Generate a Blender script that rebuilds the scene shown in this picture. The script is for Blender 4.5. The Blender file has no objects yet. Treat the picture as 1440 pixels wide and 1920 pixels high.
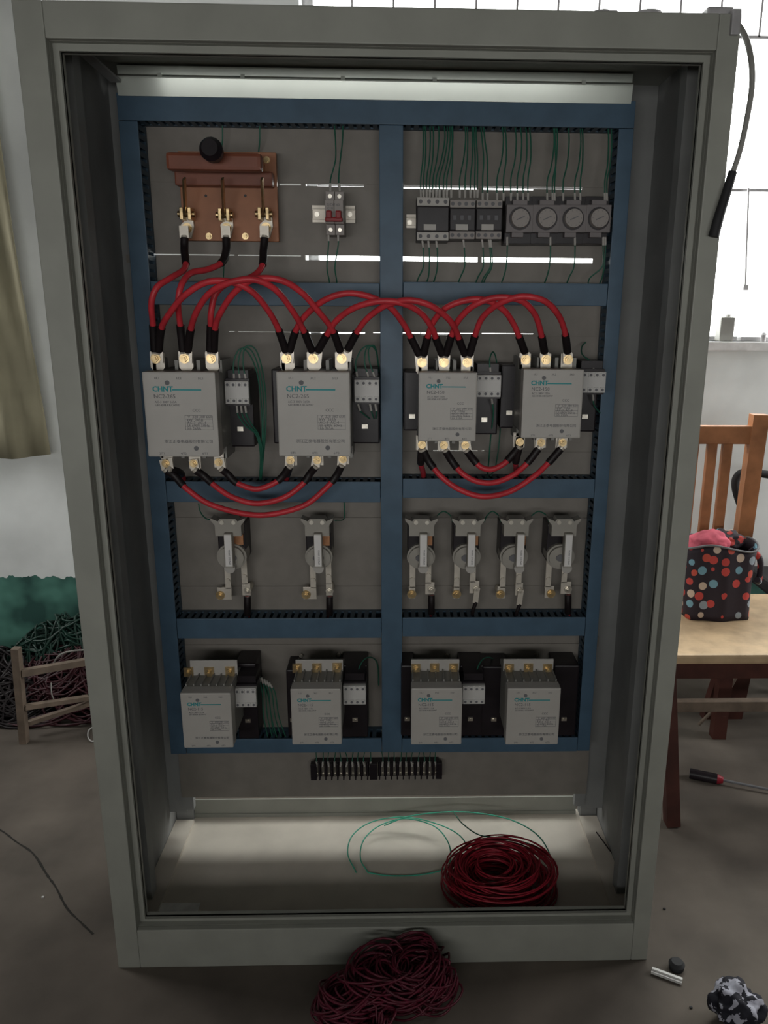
import bpy, bmesh, math, random
from mathutils import Vector, Matrix
random.seed(7)
S = bpy.context.scene
COL = S.collection

# ------------------------------------------------------------------ camera, sky, light openings, exposure
CX, CY, CZ, YAW, PIT, ROL = 0.0251, -1.2002, 1.2006, 0.0291, 0.2569, 0.0087
FPX, PPX = 1450.0, 789.08
cy_, sy_, cp_, sp_ = math.cos(YAW), math.sin(YAW), math.cos(PIT), math.sin(PIT)
FW = Vector((sy_*cp_, cy_*cp_, -sp_)); R0 = Vector((cy_, -sy_, 0)); U0 = R0.cross(FW)
RT = R0*math.cos(ROL) + U0*math.sin(ROL); UP = -R0*math.sin(ROL) + U0*math.cos(ROL)
cam = bpy.data.cameras.new('camera'); co = bpy.data.objects.new('camera', cam); COL.objects.link(co)
m = Matrix.Identity(4)
for i, v in enumerate((RT, UP, -FW)):
    for j in range(3): m[j][i] = v[j]
m.translation = (CX, CY, CZ); co.matrix_world = m
cam.sensor_width = 36; cam.lens = FPX*36/1920; cam.shift_x = -(PPX-720)/1920; cam.clip_start = 0.02
S.camera = co

SKY = 9.0
w = bpy.data.worlds.new('sky'); S.world = w; w.use_nodes = True
bg = w.node_tree.nodes['Background']; bg.inputs[0].default_value = (1.0, 0.99, 0.97, 1); bg.inputs[1].default_value = SKY

def portal(name, loc, rot, sx, sy):
    l = bpy.data.lights.new(name, 'AREA'); l.shape = 'RECTANGLE'; l.size = sx; l.size_y = sy
    l.cycles.is_portal = True
    o = bpy.data.objects.new(name, l); o.location = loc; o.rotation_euler = rot; COL.objects.link(o)
WX0, WX1, WZ0, WZ1 = -0.25, 2.1, 1.112, 2.62        # the window behind the cabinet
FX0, FX1, FZ0, FZ1 = -1.3, 0.87, 0.95, 1.29            # unseen opening added behind the camera, shaped to light the cabinet front
portal('portal_window', ((WX0+WX1)/2, 1.42, (WZ0+WZ1)/2), (-math.pi/2, 0, 0), WX1-WX0, WZ1-WZ0)
portal('portal_added_front', ((FX0+FX1)/2, -2.55, (FZ0+FZ1)/2), (math.pi/2, 0, 0), FX1-FX0, FZ1-FZ0)
LY0, LY1, LZ0, LZ1 = 0.40, 1.10, 0.95, 2.3            # opening added in the left wall, out of view, to brighten the back wall
portal('portal_added_side', (-2.32, (LY0+LY1)/2, (LZ0+LZ1)/2), (0, -math.pi/2, 0), LZ1-LZ0, LY1-LY0)
RY0, RY1, RZ0, RZ1 = 0.30, 1.12, 0.75, 2.3            # unseen opening added in the right wall to brighten back wall and floor
portal('portal_added_side', (2.82, (RY0+RY1)/2, (RZ0+RZ1)/2), (0, math.pi/2, 0), RZ1-RZ0, RY1-RY0)
S.view_settings.view_transform = 'Standard'; S.view_settings.look = 'None'
S.view_settings.gamma = 1; S.view_settings.exposure = 0.0; S.view_settings.use_curve_mapping = False
S.cycles.max_bounces = 8; S.cycles.diffuse_bounces = 5

# ------------------------------------------------------------------ measuring: a pixel's ray met with a real plane
def ray(px, py): return FW + RT*((px-PPX)/FPX) - UP*((py-960)/FPX)
def at(px, py, Y):
    d = ray(px, py); t = (Y-CY)/d.y; return Vector((CX, CY, CZ)) + d*t
def gd(px, py, Z=0.0):
    d = ray(px, py); t = (Z-CZ)/d.z; return Vector((CX, CY, CZ)) + d*t

# ------------------------------------------------------------------ materials
def mat(name, col, rough=0.6, metal=0.0, var=0.12, scale=30, bump=0.0, spec=0.4, col2=None):
    m_ = bpy.data.materials.new(name); m_.use_nodes = True; nt = m_.node_tree; b = nt.nodes['Principled BSDF']
    b.inputs['Roughness'].default_value = rough; b.inputs['Metallic'].default_value = metal
    b.inputs['Specular IOR Level'].default_value = spec
    tc = nt.nodes.new('ShaderNodeTexCoord'); n = nt.nodes.new('ShaderNodeTexNoise'); n.inputs['Scale'].default_value = scale
    n.inputs['Detail'].default_value = 5
    nt.links.new(tc.outputs['Object'], n.inputs['Vector'])
    r = nt.nodes.new('ShaderNodeValToRGB'); r.color_ramp.elements[0].position = 0.35; r.color_ramp.elements[1].position = 0.65
    c1 = col2 or tuple(c*(1-var) for c in col); c2 = tuple(min(1, c*(1+var)) for c in col)
    r.color_ramp.elements[0].color = (*c1, 1); r.color_ramp.elements[1].color = (*c2, 1)
    nt.links.new(n.outputs['Fac'], r.inputs['Fac']); nt.links.new(r.outputs['Color'], b.inputs['Base Color'])
    if bump:
        bp = nt.nodes.new('ShaderNodeBump'); bp.inputs['Strength'].default_value = bump; bp.inputs['Distance'].default_value = 0.004
        nt.links.new(n.outputs['Fac'], bp.inputs['Height']); nt.links.new(bp.outputs['Normal'], b.inputs['Normal'])
    return m_
M = dict(
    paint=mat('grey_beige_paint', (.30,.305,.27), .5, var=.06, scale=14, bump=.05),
    paint_shaded=mat('grey_paint_shaded', (.26,.265,.26), .6, var=.10, scale=10),  # same paint as the outside, with interior shade put into the colour
    mint=mat('mint_lit_look', (.84,.90,.82), .16, .40, var=.04, scale=9, spec=.9),  # the crossbar's lit look, put into a pale half-metal colour
    plate=mat('plate_paint', (.235,.215,.19), .55, var=.07, scale=22),
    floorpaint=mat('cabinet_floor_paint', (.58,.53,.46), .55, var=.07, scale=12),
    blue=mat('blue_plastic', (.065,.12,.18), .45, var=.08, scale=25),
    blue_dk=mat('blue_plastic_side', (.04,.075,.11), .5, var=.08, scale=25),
    cover=mat('offwhite_plastic', (.46,.44,.41), .42, var=.03, scale=20),
    body=mat('grey_plastic', (.27,.265,.245), .5, var=.05, scale=20),
    black=mat('black_plastic', (.014,.010,.013), .4, var=.2, scale=40),
    steel=mat('zinc_steel', (.72,.68,.60), .35, 1.0, var=.15, scale=60, bump=.1),
    brass=mat('yellow_zinc', (.62,.47,.26), .35, 1.0, var=.2, scale=70, bump=.1),
    tin=mat('tinned_lug', (.66,.61,.53), .4, .35, var=.08, scale=50),
    copper=mat('copper_strip', (.50,.25,.13), .4, .7, var=.15, scale=60),
    red=mat('red_insulation', (.62,.040,.055), .42, var=.12, scale=40),
    darkred=mat('dark_red_insulation', (.085,.006,.018), .5, var=.3, scale=60),
    red_shaded=mat('red_insulation_shaded', (.035,.004,.008), .5, var=.3, scale=60),  # red wire with the dim light behind the stool put into its colour
    green_shaded=mat('green_insulation_shaded', (.006,.032,.022), .45, var=.15, scale=60),  # green wire darkened to stand for the poor light at the wall
    sleeve=mat('black_shrink_sleeve', (.013,.009,.010), .5, var=.2, scale=60),
    green=mat('dark_green_insulation', (.025,.13,.085), .45, var=.15, scale=60),
    green2=mat('bright_green_insulation', (.05,.42,.28), .4, var=.12, scale=60),
    white=mat('white_plastic', (.58,.57,.55), .4, var=.03, scale=30),
    bakelite=mat('orange_brown_bakelite', (.38,.16,.08), .5, var=.14, scale=16, bump=.05),
    bar=mat('red_brown_bakelite', (.22,.07,.04), .4, var=.12, scale=16),
    toggle=mat('dark_red_toggle', (.26,.015,.018), .4),
    brk=mat('breaker_plastic', (.33,.30,.28), .5, var=.04),
    ink=mat('grey_ink', (.16,.16,.17), .7, var=.05),
    teal=mat('teal_ink', (.02,.30,.32), .6, var=.05),
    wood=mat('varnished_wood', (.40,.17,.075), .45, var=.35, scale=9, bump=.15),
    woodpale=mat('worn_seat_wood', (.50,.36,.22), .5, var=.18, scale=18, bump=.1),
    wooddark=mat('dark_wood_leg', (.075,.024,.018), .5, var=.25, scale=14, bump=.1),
    woodgrey=mat('weathered_wood', (.19,.145,.11), .7, var=.22, scale=22, bump=.2),
    cloth=mat('beige_curtain_cloth', (.27,.25,.17), .9, var=.12, scale=6, bump=.2),
    pink=mat('pink_cloth', (.62,.12,.17), .9, var=.3, scale=12),
    sill=mat('sill_paint', (.72,.71,.70), .6, var=.1),
    dim_wall=mat('low_bounce_plaster', (.13,.13,.12), .9, var=.15, scale=3),  # unseen walls kept dark to cut the light they bounce
    coilred=mat('deep_red_insulation', (.30,.015,.03), .45, var=.15, scale=40),
    ceramic=mat('pale_grey_moulding', (.36,.34,.30), .5, var=.06, scale=30),
    case=mat('timer_case_plastic', (.20,.18,.18), .5, var=.06),
    label=mat('white_paper_label', (.80,.78,.76), .6, var=.02),
    dim_ceiling=mat('low_bounce_ceiling', (.06,.055,.05), .9, var=.15, scale=2),  # unseen ceiling darkened so that little light bounces down to the floor
    iron=mat('window_iron', (.42,.41,.42), .6, .3),
    dark=mat('dark_rubber', (.02,.02,.022), .7),
    paper=mat('grey_paper', (.80,.80,.78), .8),
    crack=mat('crack_dark', (.02,.018,.015), .9),
)
def wallmat():
    m_ = mat('whitewashed_plaster', (.84,.87,.86), .85, var=.13, scale=3.2, bump=.3); nt = m_.node_tree
    b = nt.nodes['Principled BSDF']; g = nt.nodes.new('ShaderNodeNewGeometry'); sx = nt.nodes.new('ShaderNodeSeparateXYZ')
    nt.links.new(g.outputs['Position'], sx.inputs[0])
    n = nt.nodes.new('ShaderNodeTexNoise'); n.inputs['Scale'].default_value = 22; n.inputs['Detail'].default_value = 6
    nt.links.new(g.outputs['Position'], n.inputs['Vector'])
    a = nt.nodes.new('ShaderNodeMath'); a.operation = 'MULTIPLY_ADD'; a.inputs[1].default_value = -.05
    nt.links.new(n.outputs['Fac'], a.inputs[0]); nt.links.new(sx.outputs['Z'], a.inputs[2])
    lt = nt.nodes.new('ShaderNodeMath'); lt.operation = 'LESS_THAN'; lt.inputs[1].default_value = .325
    nt.links.new(a.outputs[0], lt.inputs[0])
    gr = nt.nodes.new('ShaderNodeValToRGB'); gr.color_ramp.elements[0].position = .38; gr.color_ramp.elements[1].position = .62
    gr.color_ramp.elements[0].color = (.030,.095,.080,1); gr.color_ramp.elements[1].color = (.10,.27,.215,1)
    n2 = nt.nodes.new('ShaderNodeTexNoise'); n2.inputs['Scale'].default_value = 9; nt.links.new(g.outputs['Position'], n2.inputs['Vector'])
    nt.links.new(n2.outputs['Fac'], gr.inputs[0])
    mx = nt.nodes.new('ShaderNodeMix'); mx.data_type = 'RGBA'
    old = b.inputs['Base Color'].links[0].from_socket
    nt.links.new(lt.outputs[0], mx.inputs['Factor']); nt.links.new(old, mx.inputs['A']); nt.links.new(gr.outputs[0], mx.inputs['B'])
    nt.links.new(mx.outputs['Result'], b.inputs['Base Color'])
    return m_
M['wall'] = wallmat()
M['floor'] = mat('worn_concrete', (.105,.088,.073), .85, var=.25, scale=5, bump=.25)
def glassmat():
    m_ = bpy.data.materials.new('window_glass'); m_.use_nodes = True; nt = m_.node_tree; nt.nodes.clear()
    o = nt.nodes.new('ShaderNodeOutputMaterial'); t = nt.nodes.new('ShaderNodeBsdfTransparent'); g = nt.nodes.new('ShaderNodeBsdfGlossy')
    g.inputs['Roughness'].default_value = .05; t.inputs[0].default_value = (.95,.97,.96,1)
    x = nt.nodes.new('ShaderNodeMixShader'); x.inputs[0].default_value = .05
    nt.links.new(t.outputs[0], x.inputs[1]); nt.links.new(g.outputs[0], x.inputs[2]); nt.links.new(x.outputs[0], o.inputs[0]); return m_
M['glass'] = glassmat()
def dotmat():
    m_ = bpy.data.materials.new('polka_dot_cloth'); m_.use_nodes = True; nt = m_.node_tree; b = nt.nodes['Principled BSDF']
    b.inputs['Roughness'].default_value = .7
    tc = nt.nodes.new('ShaderNodeTexCoord'); v = nt.nodes.new('ShaderNodeTexVoronoi'); v.inputs['Scale'].default_value = 33
    v.inputs['Randomness'].default_value = .55
    nt.links.new(tc.outputs['Object'], v.inputs['Vector'])
    lt = nt.nodes.new('ShaderNodeMath'); lt.operation = 'LESS_THAN'; lt.inputs[1].default_value = .37
    nt.links.new(v.outputs['Distance'], lt.inputs[0])
    sp = nt.nodes.new('ShaderNodeSeparateColor'); nt.links.new(v.outputs['Color'], sp.inputs[0])
    r = nt.nodes.new('ShaderNodeValToRGB'); r.color_ramp.interpolation = 'CONSTANT'
    e = r.color_ramp.elements; e[0].color = (.55,.06,.05,1); e[1].position = .3; e[1].color = (.18,.36,.45,1)
    for p_, c in ((.55, (.62,.48,.38)), (.75, (.55,.08,.05)), (.9, (.3,.35,.4))):
        x = e.new(p_); x.color = (*c, 1)
    nt.links.new(sp.outputs[0], r.inputs[0])
    mx = nt.nodes.new('ShaderNodeMix'); mx.data_type = 'RGBA'; mx.inputs['A'].default_value = (.018,.010,.018,1)
    nt.links.new(lt.outputs[0], mx.inputs['Factor']); nt.links.new(r.outputs[0], mx.inputs['B'])
    nt.links.new(mx.outputs['Result'], b.inputs['Base Color']); return m_
M['dots'] = dotmat()
def camomat():
    m_ = mat('black_white_print', (.5,.5,.56), .8, scale=45); r = [n for n in m_.node_tree.nodes if n.type == 'VALTORGB'][0]
    r.color_ramp.interpolation = 'CONSTANT'; r.color_ramp.elements[0].color = (.012,.012,.02,1); r.color_ramp.elements[0].position = 0
    r.color_ramp.elements[1].position = .53; r.color_ramp.elements[1].color = (.40,.40,.47,1); return m_
M['camo'] = camomat()

# ------------------------------------------------------------------ building helpers
def origin(o):
    v = Vector((0,0,0))
    while o is not None: v += o.location; o = o.parent
    return v
class MB:
    def __init__(s): s.v = []; s.f = []; s.sm = []
    def add(s, vs, fs, smooth=False):
        k = len(s.v); s.v += [tuple(v) for v in vs]; s.f += [tuple(i+k for i in f) for f in fs]; s.sm += [smooth]*len(fs); return s
    def box(s, x0, x1, y0, y1, z0, z1, b=0.0):
        x0, x1 = sorted((x0,x1)); y0, y1 = sorted((y0,y1)); z0, z1 = sorted((z0,z1))
        if b <= 0:
            return s.add([(x,y,z) for x in (x0,x1) for y in (y0,y1) for z in (z0,z1)],
                         [(0,1,3,2),(4,6,7,5),(0,4,5,1),(2,3,7,6),(0,2,6,4),(1,5,7,3)])
        b = min(b, (x1-x0)*.45, (y1-y0)*.45, (z1-z0)*.45)
        bm = bmesh.new(); bmesh.ops.create_cube(bm, size=1)
        for v in bm.verts: v.co = Vector(((x0+x1)/2+v.co.x*(x1-x0), (y0+y1)/2+v.co.y*(y1-y0), (z0+z1)/2+v.co.z*(z1-z0)))
        bmesh.ops.bevel(bm, geom=bm.edges[:], offset=b, segments=2, affect='EDGES', profile=.6)
        return s.bm(bm)
    def bm(s, bm, smooth=False):
        bm.verts.index_update(); s.add([v.co[:] for v in bm.verts], [[v.index for v in f.verts] for f in bm.faces], smooth); bm.free(); return s
    def bar(s, a, b_, w_, t_, up=(0,0,1)):
        a = Vector(a); b_ = Vector(b_); d = (b_-a).normalized(); u = Vector(up)
        if abs(d.dot(u)) > .95: u = Vector((0,1,0))
        x = d.cross(u).normalized(); z = x.cross(d)
        vs = [p + x*(sx*w_/2) + z*(sz*t_/2) for p in (a, b_) for sx, sz in ((-1,-1),(1,-1),(1,1),(-1,1))]
        return s.add(vs, [(0,1,2,3)[::-1],(4,5,6,7),(0,1,5,4),(1,2,6,5),(2,3,7,6),(3,0,4,7)])
    def tube(s, pts, r, n=8, closed=False, cap=True, r2=None):
        pts = [Vector(p) for p in pts]; N = len(pts)
        t0 = (pts[1]-pts[0]).normalized(); u = t0.orthogonal().normalized(); rings = []
        for i, p in enumerate(pts):
            a = pts[i-1] if (i > 0 or closed) else p; b_ = pts[(i+1) % N] if (i < N-1 or closed) else p
            t = (b_-a)
            t = t.normalized() if t.length > 1e-9 else t0
            u = (u - t*u.dot(t)); u = u.normalized() if u.length > 1e-6 else t.orthogonal().normalized()
            v = t.cross(u); rr = r if r2 is None else r + (r2-r)*i/max(1, N-1)
            rings.append([p + u*(rr*math.cos(2*math.pi*k/n)) + v*(rr*math.sin(2*math.pi*k/n)) for k in range(n)])
        vs = [q for g in rings for q in g]; fs = []
        for i in range(N if closed else N-1):
            j = (i+1) % N
            for k in range(n): fs.append((i*n+k, i*n+(k+1) % n, j*n+(k+1) % n, j*n+k))
        s.add(vs, fs, True)
        if cap and not closed: s.add(rings[0], [tuple(range(n))[::-1]]); s.add(rings[-1], [tuple(range(n))])
        return s
    def cyl(s, c, ax, r, h, n=16, r2=None):
        c = Vector(c); ax = Vector(ax).normalized(); u = ax.orthogonal().normalized(); v = ax.cross(u); r2 = r if r2 is None else r2
        A = [c + u*(r*math.cos(2*math.pi*k/n)) + v*(r*math.sin(2*math.pi*k/n)) for k in range(n)]
        B = [c + ax*h + u*(r2*math.cos(2*math.pi*k/n)) + v*(r2*math.sin(2*math.pi*k/n)) for k in range(n)]
        s.add(A+B, [(k, (k+1) % n, n+(k+1) % n, n+k) for k in range(n)], n > 8)
        s.add(A, [tuple(range(n))[::-1]]); s.add(B, [tuple(range(n))]); return s
    def prism(s, poly, y0, y1):   # poly of (x, z) pushed along Y
        n = len(poly); s.add([(x,y0,z) for x, z in poly]+[(x,y1,z) for x, z in poly],
              [tuple(range(n)), tuple(range(2*n-1, n-1, -1))]+[(k, (k+1) % n, n+(k+1) % n, n+k) for k in range(n)]); return s
    def build(s, name, m_, parent=None, **kw):
        me = bpy.data.meshes.new(name)
        loc = origin(parent) if parent else Vector(kw.pop('loc', (0,0,0)))
        me.from_pydata([(v[0]-loc.x, v[1]-loc.y, v[2]-loc.z) for v in s.v], [], s.f)
        me.polygons.foreach_set('use_smooth', s.sm)
        bm = bmesh.new(); bm.from_mesh(me); bmesh.ops.recalc_face_normals(bm, faces=bm.faces); bm.to_mesh(me); bm.free()
        me.materials.append(M[m_]); o = bpy.data.objects.new(name, me); COL.objects.link(o)
        if parent: o.parent = parent
        else: o.location = loc
        for k, v in kw.items(): o[k] = v
        return o
def thing(name, label, cat, loc, group=None):
    o = bpy.data.objects.new(name, None); o.empty_display_size = .02; COL.objects.link(o); o.location = loc
    o['label'] = label; o['category'] = cat
    if group: o['group'] = group
    return o
def tag(o, label, cat, group=None):
    o['label'] = label; o['category'] = cat
    if group: o['group'] = group
    return o
def spline(P, k=6):
    P = [Vector(p) for p in P]; Q = [P[0]*2-P[1]]+P+[P[-1]*2-P[-2]]; out = []
    for i in range(1, len(Q)-2):
        a, b, c, d = Q[i-1:i+3]
        for j in range(k):
            t = j/k; out.append(.5*((2*b)+(c-a)*t+(2*a-5*b+4*c-d)*t*t+(3*b-a-3*c+d)*t**3))
    return out+[P[-1]]
def text(body, x, z, Y, size, m_, parent, name='printed_text', align='LEFT', bold=0.0):
    cu = bpy.data.curves.new(name, 'FONT'); cu.body = body; cu.size = size; cu.extrude = .00015; cu.align_x = align; cu.offset = bold
    cu.resolution_u = 2; cu.materials.append(M[m_])
    o = bpy.data.objects.new(name, cu); COL.objects.link(o); o.parent = parent
    o.location = Vector((x, Y, z)) - origin(parent); o.rotation_euler = (math.pi/2, 0, 0); return o

# ------------------------------------------------------------------ the room
def struct(mb, name, m_): return mb.build(name, m_, kind='structure')
XL, XR, YB, YF, ZC = -2.1, 2.6, 1.2, -2.3, 2.95
struct(MB().box(XL-.2, XR+.2, YF-.2, YB+.25, -.1, 0), 'floor', 'floor')
struct(MB().box(XL-.2, XR+.2, YF-.2, YB+.25, ZC, ZC+.1), 'ceiling', 'dim_ceiling')
def holed(y0, y1, x0, x1, z0, z1):
    b = MB().box(XL, x0, y0, y1, 0, ZC).box(x1, XR, y0, y1, 0, ZC)
    if z0 > 0: b.box(x0, x1, y0, y1, 0, z0)
    return b.box(x0, x1, y0, y1, z1, ZC)
struct(holed(YB, YB+.24, WX0, WX1, WZ0, WZ1), 'wall_back', 'wall')
struct(holed(YF-.24, YF, FX0, FX1, FZ0, FZ1), 'wall_front', 'dim_wall')
struct(MB().box(XL-.2, XL, YF-.2, LY0, 0, ZC).box(XL-.2, XL, LY1, YB+.25, 0, ZC).box(XL-.2, XL, LY0, LY1, 0, LZ0).box(XL-.2, XL, LY0, LY1, LZ1, ZC), 'wall_left', 'dim_wall')
struct(MB().box(XR, XR+.2, YF-.2, RY0, 0, ZC).box(XR, XR+.2, RY1, YB+.25, 0, ZC).box(XR, XR+.2, RY0, RY1, 0, RZ0).box(XR, XR+.2, RY0, RY1, RZ1, ZC), 'wall_right', 'dim_wall')
# window behind the cabinet: frame, bars, panes, sill
win = bpy.data.objects.new('window_1', None); COL.objects.link(win); win['kind'] = 'structure'; win.location = ((WX0+WX1)/2, YB, WZ0)
YG = 1.30
zt1, zt2 = at(1400, 357, YG).z, at(1400, 70, YG).z
fr = MB()
fr.box(WX0, WX0+.03, YG-.02, YG+.02, WZ0, WZ1).box(WX1-.03, WX1, YG-.02, YG+.02, WZ0, WZ1)
fr.box(WX0, WX1, YG-.02, YG+.02, WZ0, WZ0+.012).box(WX0, WX1, YG-.02, YG+.02, WZ1-.03, WZ1)
fr.build('window_frame', 'iron', win)
for z in (zt1, zt2): MB().box(WX0, WX1, YG-.004, YG+.004, z-.004, z+.004).build('window_bar', 'iron', win)
x0 = at(970, 5, YG).x; sp = at(1047, 5, YG).x-x0
xs = [x0+sp*k for k in range(-5, 12) if WX0+.05 < x0+sp*k < WX1-.05]
for x in xs: MB().box(x-.003, x+.003, YG-.004, YG+.004, zt2, WZ1-.03).build('window_bar', 'iron', win)
xv = at(1412, 357, YG).x
xm = [WX0+.03] + [xv-.62, xv, xv+.62] + [WX1-.03]
for a, b in zip(xm, xm[1:]):
    for z0, z1 in ((WZ0+.012, zt1), (zt1, zt2), (zt2, WZ1-.03)):
        MB().box(a+.001, b-.001, YG+.006, YG+.009, z0+.001, z1-.001).build('pane', 'glass', win)
MB().bar(at(1385, 352, 1.285)+Vector((.03,0,0)), at(1397, 538, 1.285), .005, .005).box(*(lambda p: (p.x-.008, p.x+.008, 1.277, 1.291, p.z-.01, p.z+.006))(at(1397, 538, 1.285))).build('window_stay', 'iron', win)
struct(MB().box(WX0-.02, WX1+.02, YB-.03, YG-.021, WZ0-.028, WZ0, .004), 'trim_1', 'sill')

# crack across the concrete
cp = spline([gd(x, y, .0005) for x, y in ((-60,1530),(0,1556),(30,1578),(62,1600),(88,1640),(105,1664),(125,1702),(150,1728),(175,1752))], 5)
mb = MB()
for i in range(len(cp)-1):
    a, b = cp[i], cp[i+1]; wd = .0016+.0012*random.random(); d = (b-a).normalized(); n_ = Vector((-d.y, d.x, 0))*wd
    mb.add([a-n_, a+n_, b+n_, b-n_], [(0,1,2,3)])
mb.build('crack', 'crack', bpy.data.objects['floor'])

# ------------------------------------------------------------------ cabinet shell
W, H, D = .5, 1.6005, .42
cab = thing('electrical_cabinet', 'tall open grey steel electrical cabinet standing on concrete floor', 'cabinet', (0, 0, 0))
a1, a2 = at(82, 70, 0), at(1342, 95, 0); b1 = at(258, 1742, 0); b2 = at(1190, 1735, 0)
ix0, ix1, iz0, iz1 = (a1.x+b1.x)/2, (a2.x+b2.x)/2, (b1.z+b2.z)/2, (a1.z+a2.z)/2
def ring(mb, X0, X1, Z0, Z1, x0, x1, z0, z1, y0, y1, b=0):
    mb.box(X0, x0, y0, y1, Z0, Z1, b); mb.box(x1, X1, y0, y1, Z0, Z1, b)
    mb.box(x0, x1, y0, y1, Z0, z0, b); mb.box(x0, x1, y0, y1, z1, Z1, b); return mb
mb = MB(); ring(mb, -W, W, 0, H, ix0, ix1, iz0, iz1, 0, .012, .002)
mb.build('front_frame', 'paint', cab)
lw = .011
mb = MB(); ring(mb, ix0-.006, ix1+.006, iz0-.006, iz1+.006, ix0, ix1, iz0, iz1, .012, .030)
ring(mb, ix0-.004, ix1+.004, iz0-.004, iz1+.004, ix0+lw, ix1-lw, iz0+lw, iz1-lw, .022, .026)
ring(mb, ix0+lw-.002, ix1-lw+.002, iz0+lw-.002, iz1-lw+.002, ix0+lw, ix1-lw, iz0+lw, iz1-lw, .016, .034)
mb.build('gasket_channel', 'paint', cab)
for s in (-1, 1): MB().box(s*W, s*(W-.003), .012, D, 0, H).build('side_panel', 'paint_shaded', cab)
for s in (-1, 1): MB().box(s*(W-.004), s*(W-.042), D-.03, D-.001, .03, H-.02).build('rear_post', 'paint_shaded', cab)
for s in (-1, 1): MB().box(s*(W-.004), s*(W-.026), .13, .16, .03, H-.02).build('side_upright', 'paint_shaded', cab)
MB().box(-W, W, .012, D, H-.003, H).build('top_panel', 'paint', cab)
FZ = .03
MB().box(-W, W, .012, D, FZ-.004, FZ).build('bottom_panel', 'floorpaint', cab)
zr0, zr1 = at(700,1543,.405).z, at(700,1497,.405).z
mb = MB(); mb.box(-.462, .45, .405, .409, zr0, zr1); mb.box(-.462, .45, .402, .406, zr0, zr0+(zr1-zr0)*.45); mb.box(-.462, .45, .405, .418, zr0, zr0+.003)
mb.build('rear_sill_rail', 'paint', cab)
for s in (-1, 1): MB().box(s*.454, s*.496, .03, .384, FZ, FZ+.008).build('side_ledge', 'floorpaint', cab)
# crossbar: glossy sheet, brightness put into its colour, tilted to mirror the front opening, with a welded lip above a slit
def slab(y0, z0, y1, z1, x0, x1, t=.002):
    return MB().add([(x,y,z) for x in (x0,x1) for y, z in ((y0,z0),(y1,z1),(y1+t,z1),(y0+t,z0))], [(0,1,2,3),(7,6,5,4),(0,4,5,1),(1,5,6,2),(2,6,7,3),(3,7,4,0)])
zb, zt_ = at(700, 187, .2738).z, at(700, 151, .266).z
slab(.2738, zb, .2665, zt_, -.456, .428).box(-.456, .428, .2665, .30, zt_-.001, zt_+.001).build('top_crossbar', 'mint', cab)
slab(.2675, zt_+.004, .2655, zt_+.016, -.452, .426).box(-.452, .426, .2655, .33, zt_+.015, zt_+.017).build('crossbar_lip', 'mint', cab)
for px in (300, 455, 643, 815, 1095):
    x = at(px, 148, .266).x; MB().box(x-.0035, x+.0035, .2645, .268, zt_-.001, zt_+.006).build('weld_tab', 'mint', cab)
MB().box(-.497, .497, .400, .404, zb-.045, H-.003).build('rear_light_block', 'paint_shaded', cab)  # added plate that stops window light above the crossbar
for s in (-1, 1): MB().box(s*.445 if s > 0 else -.458, s*.497, .348, .351, .085, H-.003).build('side_light_block', 'paint_shaded', cab)  # added plates blocking light between the panel and the side walls
MB().bar((-.47,.04,H-.012), (-.455,.265,zb+.02), .018, .004).build('corner_brace', 'paint_shaded', cab)

# ------------------------------------------------------------------ mounting plates (strips with gaps)
YP = .330
mp = bpy.data.objects.new('mounting_panel', None); COL.objects.link(mp); mp.parent = cab; mp.location = (0, YP, .1)
pl, pr = -.462, .452
gaps = [(350,.0062), (485,.0085), (626,.0050), (845,.0030), (970,.0022), (1098,.0022), (1207,.0022)]
edges = [at(735, 200, YP).z]
for g, h in gaps: z = at(735, g, YP).z; edges += [z+h/2, z-h/2]
edges.append(at(735, 1492, YP).z)
for i in range(0, len(edges), 2):
    z1, z0 = edges[i], edges[i+1]
    MB().box(pl, pr, YP, YP+.002, z0, z1).build('mounting_plate', 'plate', mp)
OPEN = {350: [(524,568,.45),(573,682,.6),(757,1000,1),(1000,1092,.6)], 485: [(236,567,.22),(571,720,1),(745,1112,1)],
        626: [(430,568,.25),(574,684,.8),(700,788,.25),(790,848,.9),(848,1000,.25)], 845: [(812,908,.6)], 970: [], 1098: [], 1207: []}
for i, (g, h) in enumerate(gaps):
    z = at(735, g, YP).z; cur = pl
    for px0, px1, fr_ in OPEN[g]:
        x0, x1 = at(px0, g, YP).x, at(px1, g, YP).x
        if x0 > cur: MB().box(cur, x0, YP+.0021, YP+.004, z-.012, z+.012).build('gap_strip', 'plate', mp)
        if fr_ < 1: MB().box(x0, x1, YP+.0021, YP+.004, z-.012, z-h/2+h*(1-fr_)).build('gap_strip', 'plate', mp)
        cur = x1
    MB().box(cur, pr, YP+.0021, YP+.004, z-.012, z+.012).build('gap_strip', 'plate', mp)
    for px in (443, 568, 735, 900, 1120):
        x = at(px, g, YP).x; MB().box(x-.004, x+.004, YP+.004, YP+.006, z-.012, z+.012).build('joining_strap', 'plate', mp)
for s in (pl+.012, pr-.012): MB().box(s-.012, s+.012, YP+.005, YP+.02, .1, 1.56).build('panel_upright', 'paint_shaded', mp)

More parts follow.
